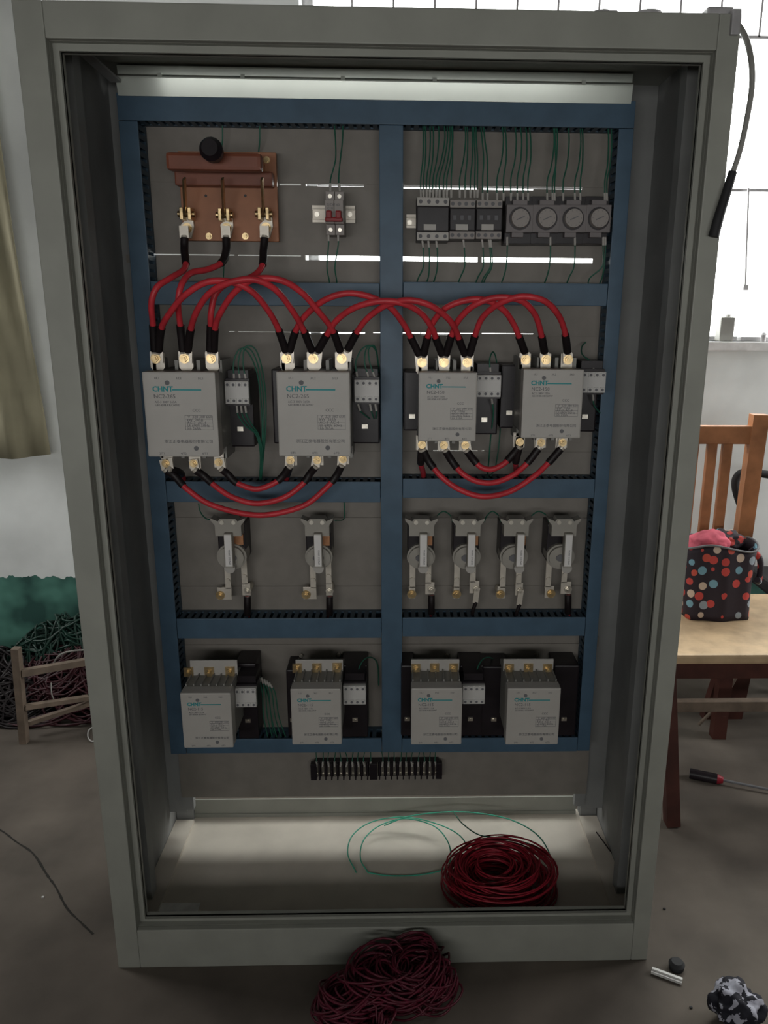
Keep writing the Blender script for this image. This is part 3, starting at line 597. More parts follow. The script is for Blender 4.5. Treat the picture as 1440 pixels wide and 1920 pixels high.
# ------------------------------------------------------------------ fuse/transformer holders, row three
def holder(lab, xl, bx0, bx1, rl, left, right, style, YH=.232):
    # xl label centre, bx0..bx1 drum, left/right bolts
    c = at(xl, 1030, YH); d0, d1 = at(bx0, 1045, .255).x, at(bx1, 1045, .255).x; dc = (d0+d1)/2; r = (d1-d0)/2
    t = thing('current_transformer', lab, 'transformer', (dc, YP, at(xl, 1120, .3).z), 'round pale transformers in the third row')
    zc = at(dc and xl, 1046, .255).z
    zt0, zt1 = at(xl, 1000, .25).z, at(xl, 980, .25).z
    # drum (rounded body lying against the plate)
    bm = MB(); n = 28
    poly = [(dc+r*math.cos(2*math.pi*k/n), zc+r*.92*math.sin(2*math.pi*k/n)) for k in range(n)]
    bm.prism(poly, .262, .300); bm.prism([(dc+(x-dc)*.86, zc+(z-zc)*.86) for x, z in poly], .254, .263)
    bm.build('drum', 'ceramic', t)
    MB().prism([(dc+(x-dc)*.40, zc+(z-zc)*.28) for x, z in poly], .252, .2545).build('drum_slot', 'ink', t)
    MB().box(dc-r*.95, dc+r*.9, .272, YP-.001, zc-.012, zt1-.010, .002).build('core', 'black', t, label='dark core behind the pale drum')
    MB().box(dc+r*.15, dc+r*.8, .266, .272, zc+r*.8, zt0+.004).build('winding', 'copper', t)
    # winged terminal block on top
    tw = r*.86
    tb = MB().prism([(dc-tw,zt0-.004),(dc+tw,zt0-.004),(dc+tw,zt1-.004),(dc+tw*1.32,zt1+.006),(dc+tw*1.3,zt1+.010),(dc+tw*.75,zt1+.004),(dc+tw*.6,zt1+.009),(dc-tw*.6,zt1+.009),(dc-tw*.75,zt1+.004),(dc-tw*1.3,zt1+.010),(dc-tw*1.32,zt1+.006),(dc-tw,zt1-.004)], .244, .272).build('terminal_block', 'ceramic', t)
    for q in (-.45, .45): MB().cyl((dc+tw*q, .2442, zt1+.002), (0,-1,0), .0042, .002, 12).build('terminal_screw', 'steel', tb)
    # label plate
    z1_, z0_ = at(xl, 1003, YH).z, at(xl, 1062, YH).z
    lp = MB().box(c.x-.0078, c.x+.0078, YH, .254, z0_-.004, z1_+.002, .0015).build('label_holder', 'ceramic', t)
    MB().box(c.x-.0065, c.x+.0065, YH-.001, YH+.001, z0_, z1_).build('rating_label', 'label', t, label='white printed rating label')
    tx = text('LMZ-0.5 200/5A', c.x+.0032, z0_+.004, YH-.0014, .0045, 'ink', t); tx.rotation_euler = (math.pi/2, -math.pi/2, 0)
    MB().cyl((c.x, YH+.004, z0_-.006), (0,1,0), .010, .02, 18).build('lower_collar', 'cover', t)
    # two strap legs with bolts
    for (px, py), kx in ((left, -1), (right, 1)):
        lx = dc + kx*r*.58; bt = at(px, py, .290)
        lg = MB().bar((lx,.292,zc-r*.5), (lx,.292,bt.z+.014), .0115, .003, (0,1,0)).box(min(lx,bt.x)-.006, max(lx,bt.x)+.006, .2905, .2935, bt.z-.010, bt.z+.016, .0005)
        lg.cyl((lx,.2905,bt.z+.032), (0,-1,0), .0048, .004, 12); l = lg.build('strap_leg', 'tin', t)
        bolt(l, bt.x, .2905, bt.z, .0095 if kx < 0 else .008, 'brass' if kx < 0 else 'steel')
        MB().cyl((bt.x,.2935,bt.z), (0,1,0), .007, YP-.2945, 12).build('standoff', 'steel', t)
    px, py = right; e = {'s': 1146, 't': 1145, 'u': 1147}[style]
    if style == 's':
        P = spline([at(px, py+10, .285), at(px, py+28, .285), at(px, py+46, .298), at(px+1, py+54, .305)], 6)
        o = MB().tube(P, .0052, 10).build('transformer_cable', 'red', loc=P[0]); MB().tube(P[:12], .0070, 12).build('shrink_sleeve', 'sleeve', o)
    else:
        P = spline([at(px, py+24, .285), at(px-6, py+40, .288), at(px-8, py+54, .300)], 6)
        o = MB().tube(P, .0040, 10).build('transformer_cable', 'sleeve', loc=P[0])
        MB().bar(at(px+2, py-2, .284), at(px-2, py+26, .284), .011, .003, (0,1,0)).build('cable_lug', 'tin', o)
    return tag(o, 'short cable leaving the '+lab.split(',')[0], 'cable')
holder('first transformer from the left, third row', 428, 405, 461, 0, (413,1116), (464,1108), 's')
holder('second transformer from the left, third row', 596, 571, 623, 0, (574,1115), (618,1108), 's')
holder('third transformer from the left, right of the middle duct', 794, 763, 816, 0, (772,1114), (809,1106), 's')
holder('fourth transformer from the left, with thin black cable', 884, 849, 902, 0, (856,1114), (893,1104), 't')
holder('fifth transformer from the left, with a long bare lug', 976, 938, 991, 0, (938,1114), (975,1108), 't')
holder('last transformer at the right, beside the vertical duct', 1066, 1026, 1079, 0, (1033,1113), (1065,1105), 's')

# ------------------------------------------------------------------ green control wires
ORD = 'leftmost second third fourth fifth sixth seventh eighth ninth tenth eleventh twelfth thirteenth fourteenth fifteenth sixteenth seventeenth eighteenth nineteenth twentieth'.split()
CNT = {}
def wire(lab, pts, grp, r=.0013, m_='green', ferr=(0,0), name='control_wire', k=6):
    P = spline([at(*p) for p in pts], k)
    if grp and 'pole' not in lab:
        i = CNT[grp] = CNT.get(grp, -1)+1; lab = ('%s %s' % (ORD[i], lab)) if i == 0 else '%s from left, %s' % (ORD[i], lab)
    o = MB().tube(P, r, 6).build(name, m_, loc=P[0]); tag(o, lab, 'wire', grp)
    for e in (0, 1):
        if ferr[e]:
            Q = P if e == 0 else P[::-1]; d = (Q[1]-Q[0]).normalized(); MB().tube([Q[0]-d*.003, Q[0]+d*.011], .0022, 8).build('ferrule', 'cover', o, label='pale ferrule')
    return o
YW = .29
for (xt, xb) in ((793,789),(797,794),(806,800),(812,806),(822,812),(833,818),(838,824),(843,832),(848,838),(847,846),(872,862),(876,872),(885,882),(888,890),(892,895)):
    wire('thin green wire falling from the top duct to black relays', [(xt,232,.295),(xt+1,262,.287),((xt+xb)/2+2,300,.28),(xb,335,.274),(xb,368,.270)], 'wires above the relays', ferr=(0,1))
for (xt, xb) in ((901,905),(906,914),(941,932),(946,944),(965,958),(975,970),(985,981),(992,990)):
    wire('green wire above the rightmost black relay and first timer', [(xt,232,.295),(xt+3,262,.287),((xt+xb)/2+4,300,.28),(xb,335,.274),(xb,374,.270)], 'wires above relays and first timer', ferr=(0,1))
for (xt, xb) in ((1038,1026),(1044,1036),(1040,1040),(1066,1056),(1088,1078),(1092,1088),(1140,1134),(1146,1138)):
    wire('faint green wire falling to the three right timers', [(xt,236,.295),(xt+1,270,.287),((xt+xb)/2+2,310,.28),(xb,340,.274),(xb,374,.270)], 'wires above the right timers', ferr=(0,1))
for (xb, xe) in ((792,782),(803,800),(818,813),(869,860),(904,893),(917,904),(920,908)):
    wire('thin green wire curving down from the black relays', [(xb,452,.272),(xb+2,470,.272),(xb+2,500,.276),(xe+3,520,.284),(xe-2,533,.300)], 'wires below the relays', ferr=(1,0))
for (xb, xe) in ((951,941),(1032,1022),(1078,1064),(1131,1104),(1135,1126)):
    wire('thin green wire curving down from the round-dial timers', [(xb,448,.272),(xb,470,.272),(xb-2,500,.276),(xe+3,520,.284),(xe-2,533,.300)], 'wires below the timers', ferr=(1,0))
wire('green wire entering the left pole of the breaker from above', [(627,234,.30),(629,265,.292),(629,300,.285),(620,335,.275),(619,356,.27)], 'breaker wires', ferr=(0,1))
wire('green wire entering the right pole of the breaker from above', [(643,234,.30),(642,265,.292),(638,300,.285),(635,335,.275),(637,356,.27)], 'breaker wires', ferr=(0,1))
wire('green wire leaving the left pole of the breaker downwards', [(616,440,.272),(616,460,.272),(613,500,.278),(617,524,.29),(618,534,.302)], 'breaker wires', ferr=(1,0))
wire('green wire leaving the right pole of the breaker downwards', [(634,440,.272),(634,460,.272),(628,500,.278),(631,524,.29),(632,534,.302)], 'breaker wires', ferr=(1,0))
for i, x in enumerate((417, 487)):
    wire(['dark green wire behind the knife switch, near its black knob', 'dark green wire behind the right end of the knife switch'][i], [(x,236,.302),(x,262,.306),(x-2,285,.3145),(x-2,300,.3145)], None)
wire('dark green wire dropping behind the middle knife switch cable', [(420,452,.316),(420,490,.310),(419,520,.30),(419,533,.302)], None)
# loops at the auxiliary blocks
def auxloop(lab, pts, grp): wire(lab, pts, grp, r=.0014, ferr=(1,0))
for dx in (0, 11, 22):
    auxloop('green wire loop over the leftmost auxiliary block', [(439+dx,712,.235),(438+dx*.8,680,.235),(449+dx*.5,655-dx*.2,.235),(466+dx*.6,662-dx*.3,.24),(482+dx*.5,700,.25),(490+dx*.4,760,.262),(492+dx*.2,830,.27),(491,885,.285),(490,902,.30)], 'loops at the leftmost auxiliary block')
for dx in (0, 8, 16):
    auxloop('green wire below the leftmost auxiliary block', [(444+dx,763,.235),(447+dx,780,.24),(462+dx*.8,800,.25),(480+dx*.3,815,.262),(488+dx*.3,850,.27),(487+dx*.2,900,.30)], 'lower wires of the leftmost auxiliary block')
for dx in (0, 21, 33):
    auxloop('green wire loop over the second auxiliary block', [(670+dx,708,.235),(667+dx*.8,680,.235),(678+dx*.4,655,.24),(694+dx*.2,648,.245),(706,660,.26),(710,690,.295),(713,712,.302)], 'loops at the second auxiliary block')
for dx in (0, 22, 32):
    auxloop('green wire below the second auxiliary block', [(672+dx,760,.235),(677+dx*.9,772,.24),(692+dx*.4,784,.26),(704,790,.285),(714,795,.302)], 'lower wires of the second auxiliary block')
auxloop('single green loop over the third auxiliary block', [(920,700,.235),(918,675,.235),(924,660,.25),(930,672,.265),(934,710,.285),(938,800,.30),(930,870,.305),(920,893,.305)], None)
auxloop('green wire dropping from under the third auxiliary block to the duct', [(922,748,.235),(925,775,.25),(920,820,.27),(916,870,.29),(914,893,.302)], None)
auxloop('dark wire looping up from the far right auxiliary block', [(1113,693,.235),(1110,680,.245),(1092,665,.27),(1091,650,.30),(1098,642,.315)], None)
auxloop('short dark wire under the far right auxiliary block', [(1112,742,.235),(1114,760,.25),(1126,775,.28),(1138,785,.302)], None)
for i, (x, y) in enumerate(((474,1290),(670,1285),(892,1285))):
    auxloop('green loop over the %s auxiliary block of the bottom row' % ['left', 'middle', 'right'][i], [(x,y,.225),(x+1,y-25,.235),(x+12,y-48,.26),(x+28,y-52,.29),(x+38,y-38,.318),(x+40,y,.318)] if i else [(x,y,.225),(x+4,y-14,.235),(x+16,y-18,.26),(x+30,y+20,.29),(x+38,y+80,.30),(x+48,y+95,.31)], None)
for k in range(5):
    auxloop('bunched wire right of the bottom left contactor', [(486+k*5,1270+k*3,.255),(492+k*6,1300,.262),(494+k*7,1340,.27),(500+k*8,1372,.285),(505+k*9,1392,.302)], 'bunched wires, bottom left')
for i, (x0, x1) in enumerate(((372,408),(645,640),(815,848),(908,938),(992,1028))):
    pts = [(x0,944,.305),(x0+4,960,.30),(x1-22,972,.285),(x1-6,976,.262)] if i == 0 else [(645,940,.305),(646,958,.31),(644,974,.31),(628,976,.265)] if i == 1 else [(x0,978,.262),(x0+5,967,.272),((x0+x1)/2,959,.285),(x1-4,966,.275),(x1+1,978,.264)]
    wire(['green wire from the duct to the first transformer', 'green wire hooking down to the second transformer', 'green wire linking third and fourth transformers', 'green wire linking fourth and fifth transformers', 'green wire linking fifth and last transformers'][i], pts, None)

# ------------------------------------------------------------------ terminal strip at the bottom
a, b = at(588, 1432, .305), at(823, 1458, .305)
ts = thing('terminal_strip', 'long black terminal strip with brass screws at the panel bottom', 'terminal strip', ((a.x+b.x)/2, YP, b.z))
MB().box(a.x, b.x, .312, YP-.001, b.z, a.z, .001).build('strip_base', 'black', ts)
n = 21
for k in range(n+1):
    x = a.x+(b.x-a.x)*k/n; wd = .0065 if k in (0, n) else .0016
    if k == n//2: wd = .0085
    MB().box(x-wd, x+wd, .300, .313, b.z-.001, a.z+.001, .0006).build('divider', 'black', ts)
mb = MB()
for k in range(n):
    x = a.x+(b.x-a.x)*(k+.5)/n
    mb.box(x-.003, x+.003, .3095, .3125, b.z+.003, a.z-.002); mb.cyl((x,.3095,a.z-.008), (0,-1,0), .0028, .002, 8).cyl((x,.3095,b.z+.008), (0,-1,0), .0028, .002, 8)
mb.build('screw_row', 'steel', ts, kind='stuff')
for k in range(n):
    if k in (10,): continue
    px = 588+235*(k+.5)/n
    wire('wire tail on the black terminal strip', [(px,1435,.306),(px+random.uniform(-2,2),1424,.304),(px+random.uniform(-3,3),1408,.318)], 'wire tails at the terminal strip', r=.0011, ferr=(1,0), k=3)

# ------------------------------------------------------------------ on the cabinet floor
def coil(name, lab, c, R, turns, spread, r, m_, zmax, seed, squash=1.0, cat='wire coil', n=30, Rmin=None, sides=6):
    rd = random.Random(seed); P = []
    rr, zz, ox, oy = R, r, 0, 0
    for t in range(turns):
        R1 = R-rd.random()*spread; z1 = r+zmax*rd.random()*(1-.55*(abs(R1-(R-spread*.4))/spread)); ox1, oy1 = rd.uniform(-1,1)*spread*.12, rd.uniform(-1,1)*spread*.12
        tl = rd.uniform(-1,1)*zmax*.15; ph = rd.random()*6.28
        for k in range(n):
            f = k/n; f = f*f*(3-2*f); an = 2*math.pi*k/n
            q = rr+(R1-rr)*f; z = zz+(z1-zz)*f+tl*math.sin(an+ph)*math.sin(math.pi*k/n)
            P.append((c[0]+ox+(ox1-ox)*f+q*math.cos(an), c[1]+oy+(oy1-oy)*f+q*squash*math.sin(an), max(c[2]+z, c[2]+r)))
        rr, zz, ox, oy = R1, z1, ox1, oy1
    return tag(MB().tube(P, r, sides).build(name, m_, loc=c), lab, cat)
cc = gd(930, 1660, FZ)
coil('wire_coil', 'thick coil of red wire lying on the cabinet floor', (cc.x, .155, FZ), .124, 85, .10, .0017, 'coilred', .082, 3, .86)
def floorwire(lab, pts, m_='green2', r=.0014, cat='wire', grp=None):
    P = spline([gd(x, y, z) for x, y, z in pts], 8); return tag(MB().tube(P, r, 6).build('loose_wire', m_, loc=P[0]), lab, cat, grp)
floorwire('outer bright green wire loop on the cabinet floor', [(668,1636,.032),(652,1600,.04),(662,1565,.05),(700,1540,.055),(760,1532,.06),(820,1545,.06),(860,1565,.06),(876,1590,.055),(875,1620,.045)])
floorwire('inner bright green wire loop on the cabinet floor', [(690,1636,.032),(676,1610,.04),(682,1575,.05),(712,1548,.055),(760,1535,.06),(812,1548,.06),(838,1575,.055),(845,1605,.045),(835,1628,.036),(790,1640,.032),(730,1642,.032),(690,1636,.032)])
floorwire('bright green wire arching behind the red coil to its right side', [(720,1548,.055),(770,1530,.07),(850,1522,.08),(920,1528,.08),(970,1542,.08),(1010,1568,.07),(1032,1605,.06),(1036,1640,.04)])
floorwire('dark green wire running over the top of the red coil', [(850,1522,.09),(868,1545,.09),(900,1566,.095),(945,1572,.095),(990,1582,.085),(1020,1610,.07),(1038,1650,.04)], 'green')
floorwire('thin dark wire lying in the right rear corner of the cabinet floor', [(1118,1560,.05),(1140,1590,.04),(1160,1620,.034),(1150,1650,.033),(1172,1668,.033)], 'sleeve')
floorwire('dark wire ends near the left rear floor corner', [(292,1600,.04),(300,1620,.034),(290,1640,.033)], 'sleeve')
a = [gd(300,1694,FZ+.001), gd(376,1694,FZ+.001), gd(366,1722,FZ+.001), gd(296,1722,FZ+.001)]
tag(MB().add([*a, *[p+Vector((0,0,.0015)) for p in a]], [(0,1,2,3),(4,5,6,7),(0,1,5,4),(1,2,6,5),(2,3,7,6),(3,0,4,7)]).build('paper_scrap', 'paper', loc=a[0]), 'grey scrap of card in the front left corner of the cabinet floor', 'paper')

# red-black tangle in front of the cabinet
c = gd(722, 1868, 0); rd = random.Random(5)
tg = thing('wire_tangle', 'dark red tangled wire heap on the floor before the cabinet', 'wire heap', (c.x, -.10, 0))
for q, (ox, oy, Rr, zz, nn) in enumerate(((-.070,-.120,.056,.045,44),(.045,-.075,.066,.055,60),(-.015,-.09,.060,.055,44),(-.03,-.17,.045,.03,30),(.085,-.09,.045,.04,30))):
    P = []
    for t in range(nn):
        ax = Vector((rd.uniform(-.6,.6), rd.uniform(-.6,.6), 1)).normalized(); u = ax.orthogonal().normalized(); v = ax.cross(u); R_ = Rr*rd.uniform(.45,1.05)
        cc_ = Vector((c.x+ox+rd.uniform(-.015,.015), oy+rd.uniform(-.012,.012), zz+rd.uniform(-.012,.02)))
        for k in range(12):
            an = 2*math.pi*k/12; p = cc_+u*(R_*math.cos(an))+v*(R_*math.sin(an)*.8); p.z = max(p.z, .003); p.y = min(p.y, -.006); P.append(p)
    MB().tube(spline(P, 2), .0021, 5).build('tangled_strand', 'darkred', tg)

# ------------------------------------------------------------------ cable hanging at the right front corner
P = spline([at(1372,30,.05), at(1396,66,.02), at(1408,110,-.012), at(1410,160,-.014), at(1402,215,-.014), at(1388,280,-.012), at(1372,330,-.011)], 8)
o = tag(MB().tube(P, .0042, 8).build('hanging_cable', 'body', loc=P[0]), 'pale cable with black end hanging down the right front edge of cabinet', 'cable')
P2 = spline([at(1374,322,-.011), at(1362,362,-.012), at(1350,400,-.012), at(1338,444,-.012)], 8)
MB().tube(P2, .0062, 10, r2=.0078).build('black_cable_end', 'dark', o)
tag(MB().box(.455, .492, .01, .05, H+.0005, H+.012, .003).box(.484,.497,-.006,.012,H-.028,H+.004,.002).build('hook_clamp', 'iron', loc=(.47,.02,H)), 'dark clamp at the top right cabinet corner holding the hanging cable', 'clamp')
# bits lying on the cabinet roof
for i, (x0, x1, hh, y) in enumerate(((.30,.335,.012,.03),(.345,.43,.016,.05),(.20,.225,.010,.04))):
    lab = ['small dark lump on the cabinet roof beside the flat one', 'flat dark block on the cabinet roof at the right', 'small dark lump furthest left on the cabinet roof'][i]
    tag(MB().box(x0, x1, y, y+.04, H+.0003, H+hh, .004).cyl(((x0+x1)/2, y+.02, H+hh-.002), (0,0,1), (x1-x0)*.25, .006, 12).build('roof_part', 'iron', loc=(x0,y,H)), lab, 'metal part')

# ------------------------------------------------------------------ left: curtain, wooden stool, wire pile
mb = MB(); cols = 44; rows = 12; vs = []
e0, e1 = at(88, 853, 1.12), at(46, 591, 1.12); sl_ = (e1.x-e0.x)/(e1.z-e0.z)
for j in range(rows+1):
    z = e0.z-.004 + (2.3-e0.z)*j/rows; xr = e0.x + sl_*(z-e0.z)
    for i in range(cols+1):
        f = i/cols; x = xr-.62*(1-f); amp = .016*(1-.3*j/rows)
        vs.append((x, 1.13+amp*math.sin(f*21+.6*math.sin(j*.4))+.006*math.sin(f*57+j), z+.004*math.sin(f*13) - (1-f)*.02*(j == 0)))
fs = [(j*(cols+1)+i, j*(cols+1)+i+1, (j+1)*(cols+1)+i+1, (j+1)*(cols+1)+i) for j in range(rows) for i in range(cols)]
mb.add(vs, fs, True); cu = mb.build('curtain', 'cloth', loc=(e0.x-.3, 1.13, e0.z))
sm = cu.modifiers.new('thick', 'SOLIDIFY'); sm.thickness = .003
tag(cu, 'beige cloth curtain hanging at the left edge above green wall paint', 'curtain')

g0 = gd(46, 1392, 0); yl = g0.y
st = thing('wooden_stool', 'weathered wooden stool frame at the left, beside the wire pile', 'stool', (g0.x, yl, 0))
tp = at(30, 1215, yl)
MB().bar(g0, tp, .020, .022, (0,1,0)).build('leg', 'woodgrey', st)
L2 = Vector((.34, .09, 0))
MB().bar(g0+L2, tp+L2, .022, .022, (0,1,0)).build('leg', 'woodgrey', st)
for (pa, pb, dy, th) in (((40,1262),(165,1240),.10,.019),((47,1326),(165,1308),.10,.013)):
    A = at(*pa, yl); B = at(*pb, yl+dy); MB().bar(A, B, .018, th).build('rail', 'woodgrey', st)
A = at(52,1356,yl+.03); B = at(170,1318,yl+.10); MB().bar(A, B, .016, .012).build('rail', 'woodgrey', st)

def heap(name, lab, cx, cy, rx, ry, h, n, m_, r, seed):
    rd = random.Random(seed); P = []
    for t in range(n):
        a0 = rd.random()*6.28; cx_, cy_ = cx+rd.uniform(-.55,.55)*rx, cy+rd.uniform(-.5,.5)*ry; R_ = rd.uniform(.35,.9)*min(rx, ry); zz = rd.random()**.8*h
        tx, ty = rd.uniform(-.5,.5), rd.uniform(-.5,.5)
        for k in range(10):
            an = a0+2*math.pi*k/10; x = cx_+R_*math.cos(an)*1.3; y = cy_+R_*math.sin(an)
            u = min(1, math.hypot((x-cx)/(rx*1.1), (y-cy)/(ry*1.1))); zc = h*(1-u*u)+.01
            P.append((x, min(y, 1.165), max(r*1.5, min(zc, zz+tx*(x-cx_)+ty*(y-cy_)))))
    return tag(MB().tube(spline(P, 3), r, 5).build(name, m_, loc=(cx, cy, 0)), lab, 'wire heap')
heap('wire_pile', 'tangled green wire heap against the green painted wall', -.98, 1.06, .27, .09, .27, 150, 'green_shaded', .0035, 11)
heap('wire_pile', 'tangled dark red wire heap behind the wooden stool', -.93, 1.02, .30, .12, .19, 150, 'red_shaded', .0035, 12)
heap('wire_pile', 'tangled black wire heap at the far left behind the stool', -1.2, 1.02, .22, .13, .17, 120, 'sleeve', .0035, 13)
P = spline([at(98,1250,yl+.12), at(108,1232,yl+.12), at(128,1222,yl+.12), at(165,1219,yl+.14), at(200,1224,yl+.16)], 8)
tag(MB().tube(P, .0026, 6).build('loose_wire', 'body', loc=P[0]), 'pale wire arching out of the red wire heap', 'wire')
P = spline([at(96,1280,yl+.12), at(97,1300,yl+.10), at(101,1312,yl+.09)], 6)
tag(MB().tube(P, .002, 6).build('loose_wire', 'body', loc=P[0]), 'short pale wire hanging between the stool rails', 'wire')
P = spline([gd(175,1362,.004), gd(166,1370,.004), gd(165,1382,.004), gd(172,1390,.004), gd(182,1386,.004)], 6)
tag(MB().tube(P, .002, 6).build('loose_wire', 'white', loc=P[0]), 'small white wire curl on the floor beside the cabinet left side', 'wire')

# ------------------------------------------------------------------ right: chair with bag, things behind and below
ZS = .43
chair = thing('wooden_chair', 'wooden chair with pale worn seat carrying a polka dot bag', 'chair', (.85, .55, 0))
fl = gd(1255, 1548, 0)                       # front left foot
sa = gd(1240, 1225, ZS)                      # front left seat corner
sx0, sy0 = sa.x-.01, sa.y-.01; sx1 = sx0+.46; sy1 = sy0+.40
seat = MB()
MB().box(sx0, sx1, sy0, sy1, ZS-.024, ZS, .006).build('seat', 'woodpale', chair)
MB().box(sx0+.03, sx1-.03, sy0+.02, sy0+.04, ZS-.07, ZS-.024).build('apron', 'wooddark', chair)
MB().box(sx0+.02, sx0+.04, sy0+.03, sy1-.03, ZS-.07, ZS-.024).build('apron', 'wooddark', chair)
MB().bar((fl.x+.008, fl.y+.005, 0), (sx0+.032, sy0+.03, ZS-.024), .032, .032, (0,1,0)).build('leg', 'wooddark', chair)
MB().bar((sx1-.03, sy0+.03, 0), (sx1-.03, sy0+.03, ZS-.024), .032, .032, (0,1,0)).build('leg', 'wooddark', chair)
yb = sy1-.02
stp = at(1424, 777, yb); ph = stp.z
xs2 = stp.x
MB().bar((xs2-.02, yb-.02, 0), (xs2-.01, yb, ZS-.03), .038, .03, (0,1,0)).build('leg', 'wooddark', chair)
MB().bar((xs2-.01, yb, ZS), (xs2, yb, ph), .042, .03, (0,1,0)).build('back_post', 'wood', chair)
xs1 = xs2-.42
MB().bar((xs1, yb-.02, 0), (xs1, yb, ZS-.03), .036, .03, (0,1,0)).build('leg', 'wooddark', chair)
MB().bar((xs1, yb, ZS), (xs1, yb, ph), .042, .03, (0,1,0)).build('back_post', 'wood', chair)
zt = at(1360, 798, yb).z
MB().box(xs1+.02, xs2-.018, yb-.012, yb+.012, zt-.048, zt, .003).build('top_rail', 'wood', chair)
MB().box(xs1+.02, xs2-.018, yb-.010, yb+.010, ZS+.03, ZS+.07, .003).build('lower_rail', 'wood', chair)
for px in (1294, 1328, 1356):
    x = at(px, 900, yb).x; MB().box(x-.013, x+.013, yb-.008, yb+.008, ZS+.06, zt-.045, .002).build('back_slat', 'wood', chair)
MB().box(sx0+.03, sx1, sy0+.20, sy0+.222, .17, .20, .002).build('stretcher', 'woodgrey', chair)

# polka dot bag
bc = gd(1360, 1165, ZS+.001); b0 = at(1284, 1155, bc.y); b1_ = at(1437, 1035, bc.y)
bw, bh = b1_.x-b0.x, b1_.z-ZS; bcx = (b0.x+b1_.x)/2
bag = thing('tote_bag', 'dark tote bag with coloured polka dots on the wooden chair seat', 'bag', (bcx, bc.y+.07, ZS))
rows, seg = 12, 40; vs = []; rd = random.Random(4)
def bagpt(an, f, grow=0):
    cx_, sx_ = math.cos(an), math.sin(an); p = 3.6
    k = (abs(cx_)**p+abs(sx_)**p)**(-1/p)
    hw = bw/2*(.93+.07*f)+.004*math.sin(5*an+3*f)+grow; hd = .075*(1-.25*f)+.004*math.sin(7*an)+grow
    return (bcx+hw*k*cx_, bc.y+.075+hd*k*sx_, ZS+.001+bh*f*(1+.05*math.sin(3*an+1)*f))
for j in range(rows+1):
    for i in range(seg): vs.append(bagpt(2*math.pi*i/seg, j/rows))
for j in range(rows-3, rows)[::-1] if False else (rows, rows-2, rows-5):
    for i in range(seg): vs.append(bagpt(2*math.pi*i/seg, j/rows, -.005))
R_ = rows+4
fs = [(j*seg+i, j*seg+(i+1) % seg, (j+1)*seg+(i+1) % seg, (j+1)*seg+i) for j in range(R_-1) for i in range(seg)]
fs.append(tuple(range(seg))[::-1])
MB().add(vs, fs, True).build('bag_body', 'dots', bag)
P = [bagpt(2*math.pi*i/36, 1.0, .001) for i in range(36)]
MB().tube(P, .0028, 6, closed=True).build('rim_piping', 'ink', bag)
P = spline([(bcx+bw*.44, bc.y+.06, ZS+bh*.95), (bcx+bw*.56, bc.y+.05, ZS+bh*.8), (bcx+bw*.58, bc.y+.05, ZS+bh*.5), (bcx+bw*.50, bc.y+.03, ZS+bh*.55)], 6)
MB().tube(P, .008, 8).build('handle', 'dots', bag)
def lump(name, m_, c, r, sc, seed, amp=.25, sub=4, **kw):
    from mathutils import noise
    bm = bmesh.new(); bmesh.ops.create_icosphere(bm, subdivisions=sub, radius=1)
    for v in bm.verts:
        d = 1+amp*noise.noise(v.co*1.9+Vector((seed,0,0)))+amp*.5*noise.noise(v.co*4.5+Vector((0,seed,0)))
        v.co = Vector((v.co.x*r*sc[0]*d, v.co.y*r*sc[1]*d, v.co.z*r*sc[2]*d))
    zmin = min(v.co.z for v in bm.verts)
    for v in bm.verts: v.co += Vector(c)-Vector((0,0,zmin)) if kw.get('floor') else Vector(c)
    return MB().bm(bm, True)
cl1 = lump('x', 'pink', (bcx-.02, bc.y+.08, ZS+bh*.97), .05, (1.1,.85,.75), 3.1); tag(cl1.build('folded_cloth', 'pink', loc=(bcx, bc.y+.08, ZS+bh)), 'pink and red cloth stuffed in the top of the polka dot bag', 'cloth')
cl2 = lump('x', 'dots', (bcx+.035, bc.y+.10, ZS+bh*1.0), .04, (1.1,.8,.7), 5.1); tag(cl2.build('folded_cloth', 'dots', loc=(bcx+.03, bc.y+.1, ZS+bh)), 'dotted dark cloth poking out behind the pink cloth', 'cloth')

# dark stool behind the chair and strap-like back
p0 = gd(1345, 1352, 0)
ds = thing('dark_stool', 'low dark red stool with a curved pale edge behind the chair legs', 'stool', (1.05, .95, 0))
q = (1.0, .95)
MB().box(q[0]-.02, q[0]+.40, q[1]-.12, q[1]+.14, .26, .29, .005).build('seat', 'wooddark', ds)
for dx in (.0, .34):
    MB().prism([(q[0]+dx,.26),(q[0]+dx+.09,.26),(q[0]+dx+.07,0),(q[0]+dx-.05,0)], q[1]-.06, q[1]-.03).build('side_panel', 'wooddark', ds)
MB().tube(spline([(q[0]+.02,q[1]-.125,.255),(q[0]+.01,q[1]-.125,.19),(q[0]-.03,q[1]-.125,.10),(q[0]-.09,q[1]-.125,.02)], 8), .005, 6).build('curved_edge', 'woodgrey', ds)
MB().tube(spline([(q[0]+.22,q[1]-.125,.28),(q[0]+.26,q[1]-.125,.20),(q[0]+.34,q[1]-.125,.15)], 8), .009, 6).build('curved_arm', 'woodgrey', ds)
hb = at(1385, 920, 1.05)
dc_ = thing('black_chair', 'black curved chair back behind the wooden chair', 'chair', (hb.x+.2, 1.05, 0))
MB().tube(spline([at(1402,975,1.05), at(1388,945,1.05), at(1379,912,1.05), at(1383,893,1.05), at(1400,885,1.05), at(1440,890,1.05), at(1500,900,1.05)], 8), .012, 10).build('back_hoop', 'dark', dc_)
lo = at(1402,975,1.05); MB().bar(lo, (lo.x+.02,1.05,0), .02, .02, (0,1,0)).bar(at(1500,900,1.05), (lo.x+.2,1.05,0), .02, .02, (0,1,0)).build('leg', 'dark', dc_)
MB().box(lo.x+.01, lo.x+.26, .78, 1.05, .40, .44, .01).build('seat', 'dark', dc_)

